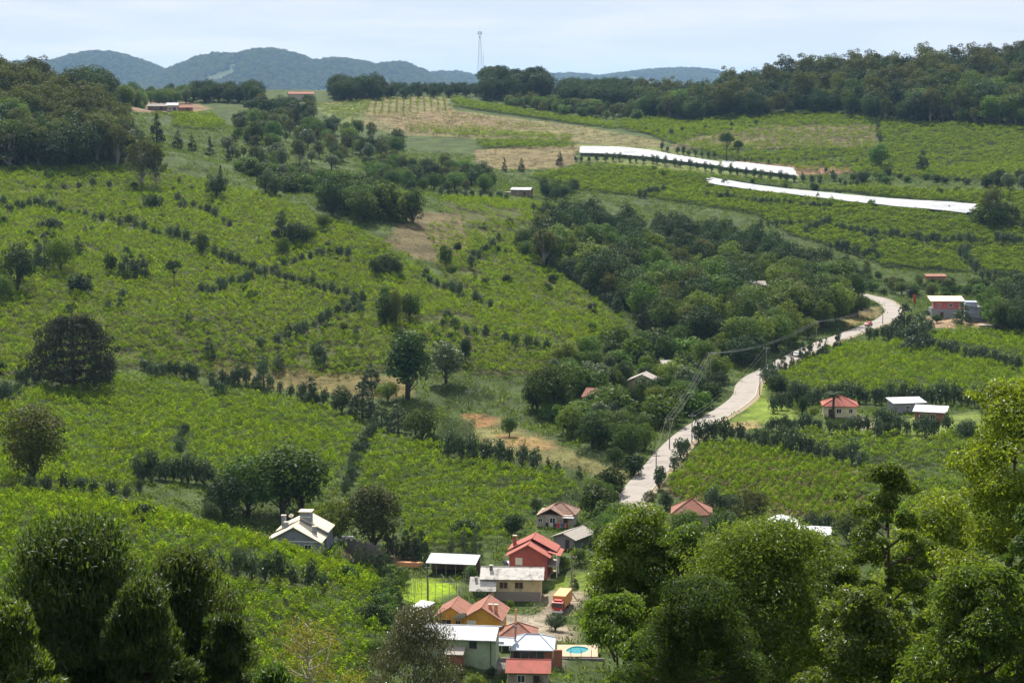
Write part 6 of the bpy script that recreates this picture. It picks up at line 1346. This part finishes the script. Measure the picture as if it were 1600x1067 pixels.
a0 = hit(798, 980); a1 = hit(842, 975); e = tag(empty('yard_gate', (a0[0], a0[1], gz(a0[0], a0[1])), math.atan2(a1[1] - a0[1], a1[0] - a0[0])), 'wire yard gate with a thick wooden post right of the orange house', 'gate'); Lg = float(np.hypot(*(a1 - a0)[:2]))
for k in range(6): post(e, Lg * k / 5, 0, -.3, 1.7, .04, 'metal_grey')
for z in (.3, 1.0, 1.65): MB().tube([(0, 0, z), (Lg, 0, z)], .025, 4).build('rail', M['metal_grey'], e)
post(e, 1.3, -.2, -.3, 2.9, .17, 'terracotta', 'gate_post')
p0 = hit(1429, 478); e = tag(empty('roadside_sign', (p0[0], p0[1], gz(p0[0], p0[1]))), 'narrow red upright sign beside the road bend', 'sign'); MB().box(-.5, .5, -.12, .12, 1.4, 4.6).build('panel', M['truck_red'], e); MB().box(-.4, .4, -.1, .1, -.3, 1.38).build('base', M['concrete_dark'], e)
p0 = hit(640, 885); e = tag(empty('log_pile', (p0[0], p0[1], gz(p0[0], p0[1])), -.1), 'pile of reddish timber left of the white-roofed shed', 'timber pile')
for i in range(3):
    for k in range(5 - i): MB().tube([(-2.2 + RNG.normal(0, .2), -.8 + .36 * k + .18 * i, .18 + .32 * i), (2.2 + RNG.normal(0, .2), -.8 + .36 * k + .18 * i, .18 + .32 * i)], .17, 7).build('log', M['terracotta'], e)

# ------------------------------------------------------------------ near trees on the camera's own slope
def near_tree(px, D, top, wpx, style, n, mat, label, name, seed, nl=90, cut=.30, bark='bark', lob=(.55, 1.05), bot=1067):
    rng = np.random.default_rng(seed); P0 = at_y(px, top, D); x, y = P0[0], P0[1]; base = gz(x, y); H = P0[2] - base; W = wpx * D / F; a = W / 2
    z0 = max(H * .12, at_y(px, bot, D)[2] - base - (3.5 if bot == 1067 else 0)); p1, p2, p3 = rng.uniform(0, 6.28, 3); e = tag(empty(name, (x, y, base)), label, 'tree'); lobes = []; nl = int(nl * 1.5)
    for i in range(nl):
        t = ((i + rng.random()) / nl) ** .85; zz = z0 + (H - z0) * t; an = i * 2.399963 + rng.normal(0, .5); lr = rng.uniform(*lob) * a * .21
        dome = min(1.0, ((H - zz + .15 * a) / (W * (.95 if style == 'brush' else .6))) ** .55); q = math.sqrt(rng.uniform(.1, 1.0)) * (1 + .16 * math.sin(2 * an + p1 + 2 * t) + .14 * math.sin(5 * an + p2 + 5 * t)); zz -= (.5 + .5 * math.sin(3 * an + p3)) * .16 * W * (.3 + .7 * t)
        rr = max(0, a * dome - lr * .6) * q; lobes.append((math.cos(an) * rr, math.sin(an) * rr, min(zz, H - lr * .7), lr * rng.uniform(.95, 1.35), lr * rng.uniform(.6, .9)))
    cz = z0 + (H - z0) * .4
    P, Nn = lobe_leaves(lobes, n, rng, .3, .6, (.35, 1.05), -.55); out = unit(P - np.array([0, 0, cz])); k = len(P); rn = rng.normal(size=(k, 3))
    if style == 'brush':
        T = out * .7 + np.array([0, 0, 1.0]) + rn * .35; S, asp, Nn = rng.uniform(.28, .55, k), .22, rn
    elif style == 'droop':
        T = out * .6 - np.array([0, 0, .75]) + rn * .4; S, asp = rng.uniform(.14, .28, k), .34
    elif style == 'feather':
        T = out + rn * .5; S, asp = rng.uniform(.10, .2, k), .42
    elif style == 'hang':
        T = -np.array([0, 0, 1.0]) + out * .25 + rn * .3; S, asp, Nn = rng.uniform(.2, .42, k), .22, rn + out * .4
    else:
        T = out * .4 + rn; S, asp = rng.uniform(.11, .23, k), .5
    Vv, q = leaf_geo(P, Nn, S, asp, T=T, rng=rng); mobj('crown', fast_mesh('crown', Vv, q, [MATS[mat]]), e)
    mb = MB(); r0 = H * .007 + .06; mb.tube([(0, 0, -1), (rng.normal(0, .3), rng.normal(0, .3), H * .35), (rng.normal(0, .4), rng.normal(0, .4), H * .65), (0, 0, H * .93)], [r0 * 1.3, r0, r0 * .6, r0 * .1], 8)
    for l in [lobes[i] for i in rng.choice(len(lobes), min(len(lobes), 46), False)]:
        b = Vector((0, 0, max(H * .25, l[2] - rng.uniform(.25, .5) * max(1.0, math.hypot(l[0], l[1]) * 1.6)))); t = Vector(l[:3]); m_ = b.lerp(t, .55) + Vector((rng.normal(0, .3), rng.normal(0, .3), rng.normal(0, .2))); mb.tube([b, m_, t], [r0 * .32, r0 * .2, r0 * .05], 5, False)
    mobj('trunk', mb.mesh('trunk', MATS[bark], True), e); return e


near_tree(112, 96, 810, 430, 'brush', 70000, 'leaf_brush', 'big dark bristly tree filling the lower left corner', 'wattle_tree', 901, 120, .18, lob=(.55, 1.4))
near_tree(282, 104, 862, 270, 'brush', 44000, 'leaf_brush', 'second dark bristly tree right of the corner one', 'wattle_tree', 902, 80, .15, lob=(.55, 1.4))
near_tree(350, 98, 960, 150, 'brush', 16000, 'leaf_brush', 'lower dark bristly tree leaning in at the bottom left', 'wattle_tree', 903, 46, .15, lob=(.55, 1.4))
near_tree(215, 92, 905, 210, 'brush', 30000, 'leaf_brush', 'dark bristly tree joining the two bigger ones at the lower left', 'wattle_tree', 921, 60, .1, lob=(.55, 1.4))
near_tree(10, 88, 940, 200, 'brush', 26000, 'leaf_near_dark', 'dark bushy tree at the very bottom left edge', 'wattle_tree', 904, 60, .1, lob=(.55, 1.4))
near_tree(430, 92, 1040, 130, 'brush', 12000, 'leaf_near_dark', 'dark treetop poking up at the bottom edge', 'wattle_tree', 905, 36, .1, lob=(.55, 1.4))
near_tree(480, 128, 968, 190, 'leafy', 5200, 'leaf_yellow', 'sparse yellow-green tree with pale bare branches', 'yellow_tree', 906, 60, .3, 'bark_pale', (.6, 1.1))
near_tree(648, 172, 948, 185, 'hang', 26000, 'leaf_gum', 'brownish gum tree in front of the pale green house', 'gum_tree', 907, 70, .3, 'bark_pale', (.7, 1.3))
near_tree(1000, 100, 788, 210, 'leafy', 46000, 'leaf_near', 'layered green tree rising beside the end of the road', 'near_tree', 908, 80, .22, lob=(.6, 1.3), bot=985)
near_tree(962, 92, 930, 170, 'droop', 18000, 'leaf_near', 'leafy branches reaching over the pool', 'near_tree', 909, 46, .2, lob=(.6, 1.2), bot=990)
near_tree(1195, 86, 812, 400, 'droop', 74000, 'leaf_near', 'broad glossy-leaved tree in the lower right', 'near_tree', 910, 130, .2, lob=(.55, 1.4))
near_tree(1090, 76, 905, 250, 'feather', 60000, 'leaf_brush', 'feathery dark green tree in front of the glossy one', 'near_tree', 911, 90, .2, lob=(.55, 1.4))
near_tree(1388, 92, 716, 150, 'leafy', 30000, 'leaf_near_dark', 'slender dark lacy tree with visible trunk on the right', 'near_tree', 912, 56, .42, lob=(.55, 1.4))
near_tree(1475, 100, 768, 240, 'leafy', 46000, 'leaf_near_lime', 'bright lime-green tree right of the slender dark one', 'near_tree', 913, 90, .25, lob=(.55, 1.4))
near_tree(1592, 84, 586, 270, 'leafy', 66000, 'leaf_near_lime', 'tall yellow-green tree at the right edge', 'near_tree', 914, 100, .25, lob=(.55, 1.4))
near_tree(1540, 70, 880, 260, 'droop', 42000, 'leaf_near_dark', 'dark glossy tree in the lower right corner', 'near_tree', 915, 80, .15, lob=(.55, 1.4))
near_tree(1350, 74, 915, 200, 'leafy', 34000, 'leaf_near', 'green tree at the bottom between glossy and corner trees', 'near_tree', 916, 70, .15, lob=(.55, 1.4))
near_tree(1650, 74, 760, 160, 'leafy', 24000, 'leaf_near_dark', 'dark tree half outside the right edge', 'near_tree', 917, 60, .15, lob=(.55, 1.4))
near_tree(1065, 98, 818, 170, 'leafy', 34000, 'leaf_near', 'green tree masking the foot of the red hip roof', 'near_tree', 919, 60, .2, lob=(.55, 1.4))
near_tree(1300, 96, 856, 190, 'leafy', 34000, 'leaf_near', 'green tree below the flat white barn roof', 'near_tree', 920, 60, .2, lob=(.55, 1.4))
near_tree(1012, 84, 985, 160, 'droop', 26000, 'leaf_near_dark', 'shaded leafy tree at the bottom below the pool', 'near_tree', 918, 56, .1, lob=(.55, 1.4))
for px, py, h, kd, lab in [(1175, 832, 84, 'olive', 'light feathery tree between the red hip roof and white shed'), (1072, 850, 62, 'broad', 'leafy tree in front of the red hip-roofed house'), (1130, 850, 60, 'broad', 'bushy tree left of the white arched shed'), (1330, 850, 60, 'broad', 'bushy tree right of the flat white barn'), (1015, 800, 36, 'olive', 'yellowish tree beside the end of the visible road'), (1040, 795, 30, 'dark', 'dark bush tree left of the red hip roof'), (1180, 880, 70, 'broad', 'green tree below the white arched shed'), (1270, 890, 70, 'lime', 'bright tree below the flat white barn'), (950, 860, 60, 'broad', 'green tree right of the garden lawn'), (975, 900, 70, 'olive', 'olive tree behind the layered near tree'),
                           (700, 1072, 34, 'lime', 'bright green bush with red tips at the bottom edge'), (745, 1078, 30, 'lime', 'bright green bush right of the red-tipped one'), (842, 1078, 30, 'olive', 'olive bush in front of the plain red roof'), (768, 1056, 18, 'dark', 'dark garden bush below the green house porch'), (720, 1066, 30, 'olive', 'thin olive tree before the green house'), (640, 1010, 26, 'shrub', 'garden shrub left of the green house'), (610, 1040, 40, 'pale', 'pale shrub at the vineyard foot by the gum tree'), (585, 1030, 40, 'broad', 'leafy shrub at the vineyard edge left of the gum tree'), (560, 1066, 30, 'olive', 'olive shrub at the bottom left of the gum tree')]:
    h0 = hit(px, py); tree(kd, h0[0], h0[1], px_h(h, h0[1]), lab, 'tree' if 'tree' in lab else 'shrub', cat='tree' if 'tree' in lab else 'shrub', wf=1.1)
